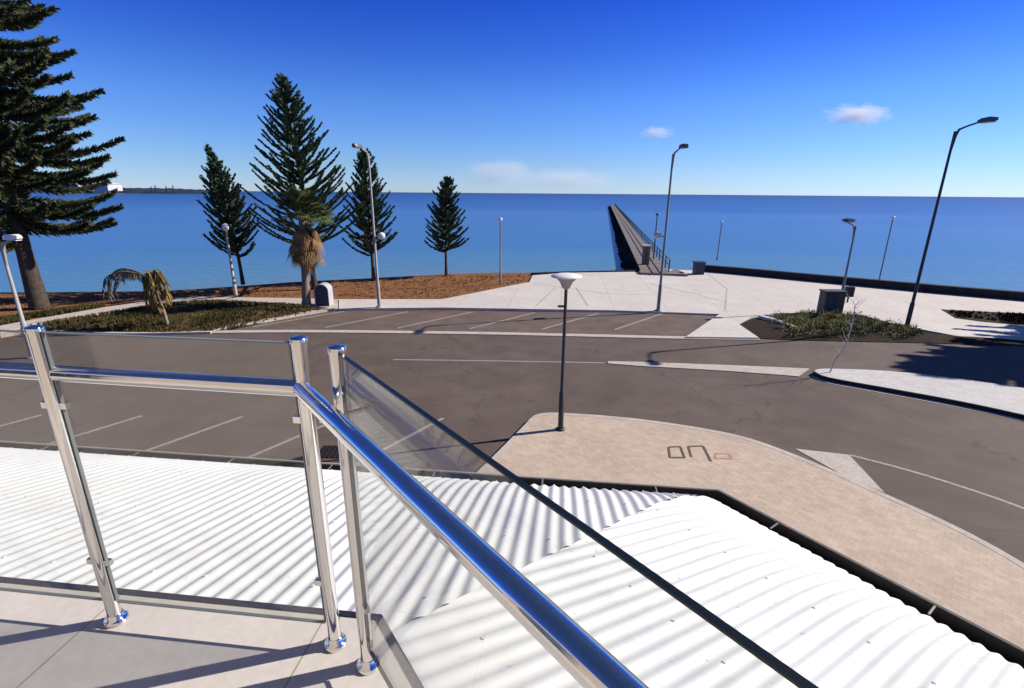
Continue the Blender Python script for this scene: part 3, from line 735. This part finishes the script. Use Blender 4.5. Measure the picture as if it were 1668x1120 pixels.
# trees ----------------------------------------------------------------
def pine(label, base, h, clear, rad, prof, asc, curl, whorls, nbr, blades, seed, lean=(0, 0), mt=None, bl=.34, bw=.045, trunk_r=.2, bark=None, droop=0.0, group='pines along the foreshore', azjit=.5, flat=.35, zj=.12, lj=.17):
    rnd = random.Random(seed); t = thing('pine_tree', label, 'tree', base, 0, group)
    tr = MB(); top = Vector((lean[0], lean[1], h))
    pts = []; rad_ = []
    for k in range(10):
        f = k / 9; pts.append(Vector((lean[0] * f * f, lean[1] * f * f, h * f))); rad_.append(trunk_r * (1 - f) ** .8 * (1.25 if k == 0 else 1) + .015)
    tr.tube(pts, rad_, 10)
    cr = MB()

    def axis(z): f = z / h; return Vector((lean[0] * f * f, lean[1] * f * f, z))
    for i in range(whorls):
        f = (i + .3 * rnd.random()) / whorls
        z = clear + (h - clear) * f ** 0.92
        r = rad * prof(f) ; a0 = rnd.uniform(0, 6.28)
        for k in range(nbr):
            a = a0 + 2 * pi * k / nbr + rnd.uniform(-azjit, azjit) * .6
            L = r * rnd.uniform(.95 - lj, .95 + lj * .8)
            if L < .12: L = .12
            ang = asc(f) + rnd.uniform(-.1, .1)
            d = Vector((cos(a), sin(a), 0)); p0 = axis(z + rnd.uniform(-zj, zj))
            sp = []
            for s in range(7):
                u = s / 6; sp.append(p0 + d * (L * u * cos(ang)) + Vector((0, 0, L * (u * sin(ang) + curl * u ** 3 - droop * (1 - f) * sin(u * pi * .8)))))
            tr.tube(sp, [.05 * (1 - .13 * s) * min(1, L / 2) + .006 for s in range(7)], 4, caps=False)
            nb = max(8, int(blades * L)); side = Vector((-d.y, d.x, 0))
            for q in range(nb):
                u = (rnd.random() ** .8) * .97 + .05; x = u * 6; j = min(5, int(x)); c = sp[j].lerp(sp[j + 1], x - j)
                fw = (sp[min(6, j + 1)] - sp[j]).normalized()
                th = rnd.uniform(0, 2 * pi); up = side.cross(fw)
                out = side * cos(th) + up * (sin(th) * (flat if sin(th) < 0 else flat * 1.6))
                ln_ = bl * rnd.uniform(.6, 1.15) * (1.15 - .45 * u)
                dr = (out * .85 + fw * .75 + Vector((0, 0, .12))).normalized() * ln_
                wv = dr.cross(Vector((rnd.uniform(-1, 1), rnd.uniform(-1, 1), rnd.uniform(-1, 1)))).normalized() * bw
                cr.add([c, c + dr * .4 + wv, c + dr, c + dr * .4 - wv], [(0, 1, 2, 3)])
    # leader
    for q in range(60):
        z = h - rnd.random() * .9; a = rnd.uniform(0, 6.28); c = axis(z)
        dr = Vector((cos(a) * .5, sin(a) * .5, .8)) * bl * .8; wv = dr.cross(Vector((rnd.random(), rnd.random(), rnd.random()))).normalized() * bw
        cr.add([c, c + dr * .4 + wv, c + dr, c + dr * .4 - wv], [(0, 1, 2, 3)])
    tr.build('trunk', bark or M['bark'], t); cr.build('crown', mt or M['needle'], t)
    return t


def cone(f): return (1 - f) ** .85 * .97 + .03
def col(f): return min(1, (1 - f) * 1.6 + .04) * (.72 + .28 * (1 - f))
def broad(f): return (1 - f) ** .85 * (.82 + .18 * min(1, f * 5))


pine('huge dark Norfolk pine at far left with layered branches and bare lower trunk', gp(65, 501), 27, 4.4, 5.7, broad, lambda f: -.13 + .36 * f, .17, 38, 10, 150, 3, (-.4, 0), M['needle_big'], .40, .052, .36, M['bark'], droop=.05, flat=.75, zj=.45, lj=.2)
pine('tall cone shaped pine with feathery rising branches right behind the palm', gp(513, 470), 13.0, 2.7, 3.9, lambda f: (1 - f) ** .8, lambda f: .30 + .30 * f, .22, 23, 8, 105, 5, (-.6, 0), M['needle'], .27, .042, .17, None, flat=.3)
pine('slender dark pine leaning left behind the white globe lamp post', gp(396, 463), 9.1, 2.0, 1.75, col, lambda f: .35 + .3 * f, .3, 23, 7, 105, 8, (-.95, 0), M['needle'], .27, .045, .11, lj=.26, zj=.2)
pine('slim dark pine behind the tall pale street light', gp(609, 456), 9.0, 1.9, 2.0, lambda f: (1 - f) ** .62 * .98 + .02, lambda f: .3 + .3 * f, .3, 22, 7, 105, 9, (.0, 0), M['needle'], .28, .045, .12, lj=.26, zj=.2)
pine('smallest pine standing alone at the seaward edge of the brown dirt', gp(727, 448), 7.3, 1.9, 1.75, lambda f: (1 - f) ** .62 * .98 + .02, lambda f: .25 + .35 * f, .25, 19, 7, 110, 12, (.35, 0), M['needle'], .27, .045, .10, lj=.26, zj=.18)
pine('pine beyond the right edge that throws its shadow across the road', (34.2, 22.3, 0), 13.0, 1.0, 5.6, lambda f: (1 - f) ** .75, lambda f: .15 + .3 * f, .15, 24, 9, 80, 21, (0, 0), M['needle'], .5, .1, .2)

# palm
q = gp(499, 500); t = thing('fan_palm', 'fan palm with green top and brown skirt of dead fronds by the path', 'palm tree', q); rnd = random.Random(4)
mb = MB(); mb.tube([(0, 0, 0), (.05, 0, .4), (.12, 0, 1.5), (.2, 0, 2.8), (.3, 0, 4.2), (.34, 0, 4.9)], [.30, .24, .2, .18, .21, .2], 12); mb.build('trunk', M['palebark'], t)
hub = Vector((.34, 0, 4.75))


def fan(mb, c, d, stem, size, nseg, droop, spread=1.15):
    d = d.normalized(); up = Vector((0, 0, 1)); s = d.cross(up)
    s = s.normalized() if s.length > .1 else Vector((1, 0, 0)); e_ = c + d * stem
    mb.tube([c, (c + e_) / 2 + Vector((0, 0, .04)), e_], [.03, .022, .016], 5, caps=False)
    for k in range(nseg):
        a = (k / (nseg - 1) - .5) * 2 * spread
        v = (d * cos(a) + s * sin(a)).normalized(); l = size * (1 - .25 * abs(a))
        m_ = e_ + v * l * .55; tip = e_ + v * l * .9 + Vector((0, 0, -droop * l)); w_ = d.cross(s).cross(v).normalized() * .045
        mb.add([e_, m_ + w_, tip, m_ - w_], [(0, 1, 2, 3)])


cg = MB()
for k in range(64):
    a = rnd.uniform(0, 6.28); el = rnd.uniform(-.15, 1.45); fan(cg, hub + Vector((0, 0, .15)), Vector((cos(a) * cos(el), sin(a) * cos(el), sin(el))), rnd.uniform(.55, 1.1), rnd.uniform(.8, 1.15), 15, rnd.uniform(.1, .35))
cg.build('fronds', M['palmgreen'], t)
cd = MB()
for k in range(110):
    a = rnd.uniform(0, 6.28); el = rnd.uniform(-1.5, -.75); zz = rnd.uniform(-1.15, .2)
    fan(cd, hub + Vector((0, 0, zz)), Vector((cos(a) * cos(el), sin(a) * cos(el), sin(el))), rnd.uniform(.4, .95), rnd.uniform(.6, 1.0), 12, rnd.uniform(.3, .6), 1.0)
cd.build('dead_skirt', M['palmdead'], t)

# wilted young palm
q = gp(275, 536); t = thing('wilted_palm', 'wilted young palm with yellow drooping fronds on the grass mound', 'palm tree', q); rnd = random.Random(6)
mb = MB(); mb.tube([(0, 0, 0), (-.06, 0, .8), (-.2, 0, 1.7), (-.3, 0, 2.45)], [.085, .07, .06, .05], 8); mb.build('trunk', M['palebark'], t)


def arch(mb, c, pts, leaf, n=60, w=.03):
    pts = [c + Vector(p) for p in pts]; sp = smooth_line([tuple(p) for p in pts], 8)
    mb.tube(sp, [.028 * (1 - .7 * i / len(sp)) + .004 for i in range(len(sp))], 5, caps=False)
    for k in range(n):
        x = rnd.uniform(.12, .99) * (len(sp) - 1); i = int(x); p = sp[i].lerp(sp[min(i + 1, len(sp) - 1)], x - i)
        v = Vector((rnd.uniform(-.35, .35), rnd.uniform(-.35, .35), -1)).normalized() * leaf * rnd.uniform(.5, 1.1)
        u_ = Vector((rnd.uniform(-1, 1), rnd.uniform(-1, 1), 0)).normalized() * w
        mb.add([p - u_, p + u_, p + v * .6 + u_, p + v, p + v * .6 - u_], [(0, 1, 2, 3, 4)])


hub = Vector((-.3, 0, 2.4)); fr = MB()
for k in range(15):
    a = rnd.uniform(0, 6.28); rr = rnd.uniform(.25, .7); arch(fr, hub, [(0, 0, 0), (cos(a) * rr * .5, sin(a) * rr * .4, rnd.uniform(.15, .5)), (cos(a) * rr, sin(a) * rr * .5, -.1), (cos(a) * rr * 1.1, sin(a) * rr * .5, rnd.uniform(-1.3, -.8))], .5, 70, .022)
fr.build('fronds', M['wilt'], t)
fr = MB()
arch(fr, hub, [(0, 0, 0), (-.7, 0, .36), (-1.5, .1, .42), (-2.1, .1, -.05), (-2.25, .15, -.8)], .5, 150, .02)
arch(fr, hub, [(0, 0, 0), (-.5, -.2, .28), (-1.2, -.35, .36), (-1.85, -.4, .05), (-2.05, -.4, -.5)], .45, 120, .02)
arch(fr, hub, [(0, 0, 0), (-.6, .1, .25), (-1.3, .1, .2), (-1.8, .1, -.15), (-1.95, .1, -.6)], .45, 110, .02)
arch(fr, hub, [(0, 0, 0), (.2, 0, .4), (.5, 0, .15), (.55, 0, -.5)], .4, 70, .02)
fr.build('withered_fronds', M['wiltgrey'], t)

# bare sapling on the traffic island
q = gp(1352, 606, .14); t = thing('bare_sapling', 'thin bare sapling with pale twigs at the tip of the white traffic island', 'tree', q); rnd = random.Random(2)
mb = MB(); stem = smooth_line([(0, 0, 0), (.12, 0, .5), (.35, 0, 1.0), (.42, 0, 1.7), (.40, 0, 2.5)], 4); mb.tube(stem, [.022 * (1 - .8 * i / len(stem)) + .004 for i in range(len(stem))], 6); mb.build('trunk', M['twig'], t)
mb = MB()
for k in range(26):
    p = stem[rnd.randrange(4, len(stem))]; a = rnd.uniform(0, 6.28); l = rnd.uniform(.2, .6)
    e1 = p + Vector((cos(a) * l * .6, sin(a) * l * .6, l * .6)); mb.tube([p, e1, e1 + Vector((rnd.uniform(-.15, .15), rnd.uniform(-.15, .15), .15))], [.007, .005, .002], 4, caps=False)
mb.build('twigs', M['twig'], t)

# headland and works --------------------------------------------------
DH = 1150.0


def far(px, py, D=DH):
    d = F + RR * ((px - 834) / FPX) + UU * ((560 - py) / FPX); t = D / d.y; return Vector((d.x * t, D, HC + d.z * t))


rnd = random.Random(11); mb = MB(); x0, x1 = far(-260, 310).x, far(372, 310).x; N = 150; vs = []
for i in range(N + 1):
    f = i / N; x = x0 + (x1 - x0) * f; h = 17 * (1 - f) ** .33 * (.75 + .1 * sin(f * 17) + .3 * rnd.random()) + 1.2
    if f > .97: h *= .4
    vs += [(x, DH - 40, ZW - 2), (x, DH, ZW + h * .75), (x, DH + 60, ZW + h), (x, DH + 200, ZW - 2)]
fs = [(i * 4 + j, i * 4 + 4 + j, i * 4 + 5 + j, i * 4 + 1 + j) for i in range(N) for j in range(3)]
mb.add(vs, fs, True); struct('headland', mb, M['headland'])


def shed(label, pxa, pxb, pyt, pyb, D, mt_):
    a, b_ = far(pxa, pyb, D), far(pxb, pyt, D); w_ = b_.x - a.x; h_ = b_.z - max(a.z, 0)
    t = thing('storage_shed', label, 'shed', ((a.x + b_.x) / 2, D, max(a.z, 0) - 4), 0, 'white works on the far headland')
    mb = MB(); mb.box((0, 0, h_ * .4 + 2), (w_, 40, h_ * .8 + 4)); mb.build('wall', mt_, t)
    mb = MB(); z0 = h_ * .8 + 4
    mb.add([(-w_ / 2 - 1, -22, z0), (w_ / 2 + 1, -22, z0), (w_ / 2 + 1, 22, z0), (-w_ / 2 - 1, 22, z0), (-w_ / 2 + 4, 0, z0 + h_ * .25), (w_ / 2 - 4, 0, z0 + h_ * .25)], [(0, 1, 5, 4), (2, 3, 4, 5), (1, 2, 5), (3, 0, 4), (3, 2, 1, 0)]); mb.build('roof', mt_ if mt_ == M['shed'] else M['shedroof'], t)


shed('long lavender white shed on the far headland behind the huge pine', 88, 138, 299, 307, 1090, mat('lavender_shed', (0.55, 0.5, 0.55), .7))
shed('bright white shed on the far headland right of the brown tower', 147, 186, 298, 307, 1090, M['shed'])
a = far(143, 306, 1070); t = thing('works_tower', 'narrow brown tower between two white sheds on the far headland', 'tower', (a.x, 1070, 0))
mb = MB(); mb.box((0, 0, 14), (9, 9, 30)); mb.build('shaft', M['tower'], t)
mb = MB(); mb.box((0, 0, 30), (12, 12, 2.5)); mb.build('cap', M['tower'], t)
for k, (px, top_) in enumerate([(246, 303.5), (252, 301), (270, 302.5), (281, 301.5)]):
    a = far(px, top_, 1130); mb = MB(); mb.tube([(0, 0, 0), (0, 0, a.z)], [1.3, .9], 8)
    tag(mb.build('chimney', M['headland'], None, (a.x, 1130, 0)), 'thin chimney stack rising from the far headland skyline', 'chimney', 'chimneys on the far headland')

# clouds ----------------------------------------------------------------
def cloud(label, px, py, w_px, h_px, D, dens, seed, thr=.45, scale=3.0):
    c = far(px, py, D); wx = w_px / FPX * D; hz = h_px / FPX * D
    vm = bpy.data.materials.new('cloud_vapour'); vm.use_nodes = True; n = vm.node_tree; n.nodes.remove(n.nodes['Principled BSDF'])
    pv = n.nodes.new('ShaderNodeVolumePrincipled'); pv.inputs['Color'].default_value = (1, 1, 1, 1); pv.inputs['Anisotropy'].default_value = .1
    tc = n.nodes.new('ShaderNodeTexCoord'); no = n.nodes.new('ShaderNodeTexNoise'); no.inputs['Scale'].default_value = scale; no.inputs['Detail'].default_value = 5; no.inputs['Roughness'].default_value = .6
    mp = n.nodes.new('ShaderNodeMapping'); mp.inputs['Location'].default_value = (seed, seed * 2.3, 0); n.links.new(tc.outputs['Object'], mp.inputs[0]); n.links.new(mp.outputs[0], no.inputs['Vector'])
    l_ = n.nodes.new('ShaderNodeVectorMath'); l_.operation = 'LENGTH'; n.links.new(tc.outputs['Object'], l_.inputs[0])
    s1 = n.nodes.new('ShaderNodeMath'); s1.operation = 'MULTIPLY_ADD'; n.links.new(l_.outputs['Value'], s1.inputs[0]); s1.inputs[1].default_value = -.62; n.links.new(no.outputs[0], s1.inputs[2])
    s2 = n.nodes.new('ShaderNodeMapRange'); s2.inputs[1].default_value = thr - .45; s2.inputs[2].default_value = thr + .1; s2.inputs[3].default_value = 0; s2.inputs[4].default_value = dens; n.links.new(s1.outputs[0], s2.inputs[0])
    n.links.new(s2.outputs[0], pv.inputs['Density']); n.links.new(pv.outputs[0], n.nodes['Material Output'].inputs['Volume'])
    mb = MB(); prof = [(max(.02, sin(pi * k / 12)), -cos(pi * k / 12)) for k in range(13)]; mb.lathe((0, 0, 0), prof, 24)
    o = mb.build('cloud', vm, None, c); o.scale = (wx / 2 * 1.15, wx / 2 * .45, hz / 2 * 1.3)
    tag(o, label, 'cloud', 'small white clouds over the sea'); return o


cloud('bright white oval cloud high at right', 1397, 187, 104, 28, 4200, .02, 1.3)
cloud('small white cloud left of the bright oval cloud', 1070, 216, 58, 18, 4600, .018, 4.1)
cloud('wide thin cloud bank low over the horizon, left part', 815, 281, 130, 44, 7000, .0035, 7.7, .42, 2.2)
cloud('faint trailing end of the low cloud bank', 925, 291, 170, 30, 7400, .0028, 9.2, .42, 2.4)

# ------------------------------------------------------------------ building: balcony, awning, balustrade
ZB = HC - 1.62
A_, B_, C_ = gp(190, 1010, ZB), gp(547, 1048, ZB), gp(600, 1083, ZB)
dL = (B_ - A_).xy.normalized(); nL = Vector((-dL.y, dL.x))
Ct = gp(622, 1002, ZB).xy
ZGU = 3.42
G = gp(1165, 814, ZGU).xy; Gr = gp(1668, 1088, ZGU).xy
dR = (Gr - G).normalized(); nR = Vector((-dR.y, dR.x))
if nR.x < 0: nR = -nR
if nL.y < 0: nL = -nL
cEr = gp(690, 1120, ZB).xy
dRb = (cEr - Ct).normalized()
farL = Ct - dL * 8.5; farR = Ct + dRb * 3.4
fac0 = Vector((-.0, -.95))
bd = thing('corner_building', 'cream rendered corner building carrying the tiled balcony', 'building', (0, 0, 0))
fl_ = [farL, Ct, farR, farR - nR * 2.2, Vector((0.2, -1.0)), Vector((0, -.95)) - dL * 8.5]
inset = [farL - nL * .024, Ct - (nL + nR).normalized() * .026, farR - nR * .024]
mb = MB(); mb.prism(inset + fl_[3:], ZB - .22, ZB); mb.build('balcony_floor', M['tile'], bd)
mb = MB(); outp = [farL, Ct, farR]
mb.prism(outp + inset[::-1], ZB - .26, ZB + .006); mb.build('edge_trim', M['trim'], bd)
mb = MB(); mb.prism([farL - nL * .12, Ct - (nL + nR).normalized() * .14, farR - nR * .12] + fl_[3:], 0.05, ZB - .225)
fw = Vector((0, -.95)); wl = fw - dL * 8.5; wr = fw + dL * 1.2
mb.prism([wl, wr, wr - nL * .3, wl - nL * .3], ZB + .002, ZB + 3.0)
wr2 = wr + Vector((1.6, -1.7))
mb.prism([wr, wr2, wr2 - Vector((.3, .3)), wr - nL * .299], ZB + .002, ZB + 3.0)
mb.build('wall', M['wall'], bd)
for s0, s1, fw_, dv, nv in ((-6.6, -4.2, fw, dL, nL), (.25, 2.05, wr, (wr2 - wr).normalized(), Vector((-(wr2 - wr).y, (wr2 - wr).x)).normalized())):
    mbf = MB(); mbg = MB(); zc_ = ZB + 1.08
    p0 = fw_ + dv * s0; p1 = fw_ + dv * s1; mid = (p0 + p1) / 2 + nv * .02
    mbg.box((mid.x, mid.y, zc_), (s1 - s0 - .1, .02, 2.05), ax=dv)
    for s in (s0, (s0 + s1) / 2, s1):
        q = fw_ + dv * s + nv * .035; mbf.box((q.x, q.y, zc_), (.07, .06, 2.12), ax=dv)
    q = (p0 + p1) / 2 + nv * .033; mbf.box((q.x, q.y, ZB + 2.17), (s1 - s0 + .07, .055, .07), ax=dv); mbf.box((q.x, q.y, ZB + .035), (s1 - s0 + .07, .055, .05), ax=dv)
    o = mbf.build('sliding_door', M['frame'], bd); mbg.build('pane', M['doorglass'], o)

# awning
aw = thing('veranda_awning', 'white corrugated veranda roof with curved front edge below the balcony', 'awning', (G.x, G.y, ZGU))
ZT = ZB - .10
dLn = (G - Ct).dot(nL); uL = (G - Ct).dot(dL); dRn = (G - Ct).dot(nR); uR = (G - Ct).dot(dR)


def prof_z(t):
    if t <= .58: return ZT - .50 * (t / .58)
    s = (t - .58) / .42; k = .50 / .58 * .42
    return ZT - .50 - k * s - (ZT - .50 - k - (ZGU - .005)) * s ** 2.2


def roof_face(d, nn, dist, ug, u0, u1, pitch=.092, amp=.0086):
    mb = MB(); nu = int((u1 - u0) / pitch * 8); rows = 26; vs = []; fs = []
    for i in range(nu + 1):
        u = u0 + (u1 - u0) * i / nu
        tm = 0.0
        if ug > 0 and u > 0: tm = u / ug
        if ug < 0 and u < 0: tm = u / ug
        tm = min(1, tm); off = amp * cos(2 * pi * u / pitch)
        for j in range(rows + 1):
            t = tm + (1 - tm) * j / rows; p = Ct + d * u + nn * (dist * t)
            e_ = .002; sl = (prof_z(min(1, t + e_)) - prof_z(max(0, t - e_))) / (2 * e_ * dist); nz_ = 1 / sqrt(1 + sl * sl)
            p = p + nn * (-sl * nz_ * off); vs.append((p.x, p.y, prof_z(t) + off * nz_))
    for i in range(nu):
        for j in range(rows):
            a = i * (rows + 1) + j; fs.append((a, a + rows + 1, a + rows + 2, a + 1))
    mb.add(vs, fs, True)
    return mb


def screws(mb, d, nn, dist, ug, u0, u1):
    k = 0; u = math.ceil(u0 / .092) * .092
    while u < u1:
        for t in (.10, .36, .62, .90):
            tm = max(0, u / ug) if ug != 0 else 0
            if tm + .03 < t and k % 3 == 0:
                p = Ct + d * u + nn * (dist * t); mb.lathe((p.x, p.y, prof_z(t) + .008), [(.009, 0), (.008, .007)], 6)
        u += .092; k += 1


rl = roof_face(dL, nL, dLn, uL, -8.4, uL); screws(rl, dL, nL, dLn, uL, -8.2, uL); o1 = part_at(rl, 'roof_sheet', M['roof'], aw)
rr_ = roof_face(dR, nR, dRn, uR, uR, 3.2); screws(rr_, dR, nR, dRn, uR, uR, 3.0); o2 = part_at(rr_, 'roof_sheet', M['roof'], aw)
# narrow hip flashing
mb = MB(); hv = (G - Ct); hd = hv.normalized(); hn = Vector((-hd.y, hd.x)); vs = []
for j in range(27):
    p = Ct + hv * (j / 26 * .99)
    for s, dz in ((-.13, -.0098), (-.06, -.0092), (0, -.0086), (.06, -.0092), (.13, -.0098)):
        q = p + hn * s
        tt = min((q - Ct).dot(nL) / dLn, 1) if s > 0 else min((q - Ct).dot(nR) / dRn, 1)
        vs.append((q.x, q.y, prof_z(max(0, tt)) + dz))
mb.add(vs, [(j * 5 + k, j * 5 + 5 + k, j * 5 + 6 + k, j * 5 + k + 1) for j in range(26) for k in range(4)], True); part_at(mb, 'hip_flashing', M['roof'], aw)
# gutters
gl = [Ct - dL * 8.4 + nL * dLn, G, Ct + dR * 3.3 + nR * dRn]
gl = [Vector(q) for q in gl]
sgn = 1 if (offset(gl, 1)[0] - gl[0]).dot(nL) > 0 else -1
pc = [(-.03, -.03), (-.03, -.13), (.115, -.13), (.13, .02), (.145, .02), (.13, -.145), (-.045, -.145), (-.045, -.03)]
lines = [offset(gl, sgn * q[0]) for q in pc]
for seg_, nm in ((0, 'gutter'), (1, 'gutter')):
    mb = MB(); vs = []
    for j in (seg_, seg_ + 1):
        for q, l in zip(pc, lines): vs.append((l[j].x, l[j].y, ZGU + q[1]))
    N = len(pc); fs = [(k, (k + 1) % N, N + (k + 1) % N, N + k) for k in range(N)]
    mb.add(vs, fs); g_ = part_at(mb, nm, M['gutter'], aw)
    mb = MB(); a_, b_ = offset(gl, sgn * .14)[seg_], offset(gl, sgn * .14)[seg_ + 1]
    mb.tube([(a_.x, a_.y, ZGU + .028), (b_.x, b_.y, ZGU + .028)], .011, 8); l_ = mb.build('lip', M['gutlip'], g_); l_.data.transform(Matrix.Translation(-Vector((G.x, G.y, ZGU))))
    sd = (b_ - a_).normalized()
    Ls = (b_ - a_).length; k0 = .62
    while k0 < Ls - .1:
        q0 = (a_ + sd * k0) if seg_ == 1 else (b_ - sd * k0)
        inn_ = (offset(gl, -sgn * .03)[seg_] - offset(gl, sgn * .14)[seg_]).normalized() if False else -(nL if seg_ == 0 else nR)
        q1 = q0 + inn_ * .15; mb = MB(); c = (q0 + q1) / 2
        mb.box((c.x, c.y, ZGU + .024), (.15, .014, .004), ax=inn_); s_ = mb.build('strap', M['strap'], g_); s_.data.transform(Matrix.Translation(-Vector((G.x, G.y, ZGU))))
        k0 += 1.15

# balustrade
bs = thing('balustrade', 'chrome and glass balcony balustrade with round handrail turning the corner', 'balustrade', (B_.x, B_.y, ZB))
HP = 1.19; rp = .0235
LL = A_.xy - dL * 1.9
for q in (A_.xy, B_.xy, C_.xy, LL, C_.xy + Vector((.743, -.952)).normalized() * 1.75):
    mb = MB(); mb.tube([(q.x, q.y, ZB), (q.x, q.y, ZB + HP)], rp, 28); po = part_at(mb, 'post', M['chrome'], bs)
    mb = MB(); mb.lathe((q.x, q.y, ZB + HP), [(rp * 1.12, -.012), (rp * 1.14, .0), (rp * 1.02, .006), (.004, .009)], 28); o = mb.build('cap', M['chrome'], po); o.data.transform(Matrix.Translation(-Vector((B_.x, B_.y, ZB))))
    mb = MB(); mb.lathe((q.x, q.y, ZB), [(.041, 0.001), (.041, .010), (.037, .016), (.0275, .020), (.027, .036), (.0245, .038)], 28); o = mb.build('base_ring', M['chrome'], po); o.data.transform(Matrix.Translation(-Vector((B_.x, B_.y, ZB))))


def panel(p0, p1, dvec, edge_mat, z0=.10, z1=HP - .015, th=.012):
    mb = MB(); c = (p0 + p1) / 2; L = (p1 - p0).length
    mb.box((c.x, c.y, ZB + (z0 + z1) / 2), (L, th, z1 - z0), ax=dvec); g_ = part_at(mb, 'glass_panel', M['glass'], bs)
    mb = MB(); mb.box((c.x, c.y, ZB + z1 + .0022), (L, th * .98, .004), ax=dvec)
    for p, s in ((p0, -1), (p1, 1)):
        q = p + dvec * (s * .0022); mb.box((q.x, q.y, ZB + (z0 + z1) / 2), (.004, th * .98, z1 - z0), ax=dvec)
    mb.box((c.x, c.y, ZB + z0 - .0022), (L, th * .98, .004), ax=dvec)
    o = mb.build('edge', edge_mat, g_); o.data.transform(Matrix.Translation(-Vector((B_.x, B_.y, ZB))))
    # clamps
    for p, s in ((p0, 1), (p1, -1)):
        for z in (.28, .92):
            mb = MB(); q = p + dvec * (s * .004); mb.box((q.x, q.y, ZB + z), (.024, .0165, .022), ax=dvec); o = mb.build('clamp', M['chrome'], g_); o.data.transform(Matrix.Translation(-Vector((B_.x, B_.y, ZB))))


panel(A_.xy + dL * .031, B_.xy - dL * .031, dL, M['glassedge_pale'])
panel(LL + dL * .031, A_.xy - dL * .031, dL, M['glassedge_pale'])
dG = Vector((.743, -.952)).normalized()
panel(C_.xy + dG * .031, C_.xy + dG * 1.70, dG, M['glassedge'])
# handrail: round tube on brackets inside the posts
HR = 1.03; ro = .027; ins = .062
zr = ZB + HR
k_ = gp(490, 632, zr).xy
pA = gp(0, 602, zr).xy; pR = gp(1003, 1120, zr).xy
dA = (pA - k_).normalized(); dB = (pR - k_).normalized()
mb = MB(); pL0 = k_ + dA * 3.1; pR0 = k_ + dB * 1.9
mb.tube([(pL0.x, pL0.y, zr), (k_.x + dA.x * .0, k_.y + dA.y * .0, zr)], ro, 28)
mb.tube([(k_.x, k_.y, zr), (pR0.x, pR0.y, zr)], ro, 28)
mb.lathe((k_.x, k_.y, zr), [(.001, -ro)] + [(ro * sin(pi * j / 10), -ro * cos(pi * j / 10)) for j in range(1, 10)] + [(.001, ro)], 28)
part_at(mb, 'handrail', M['chrome'], bs)
for q, dd, k0 in ((A_.xy, dL, k_), (LL, dL, k_), (C_.xy, dRb, k_)):
    v = (q - k_); ddn = dA if dd is dL else dB; foot = k_ + ddn * v.dot(ddn)
    mb = MB(); mb.tube([(q.x, q.y, zr - .05), (foot.x, foot.y, zr - .05), (foot.x, foot.y, zr - .02)], .008, 8); part_at(mb, 'rail_bracket', M['chrome'], bs)
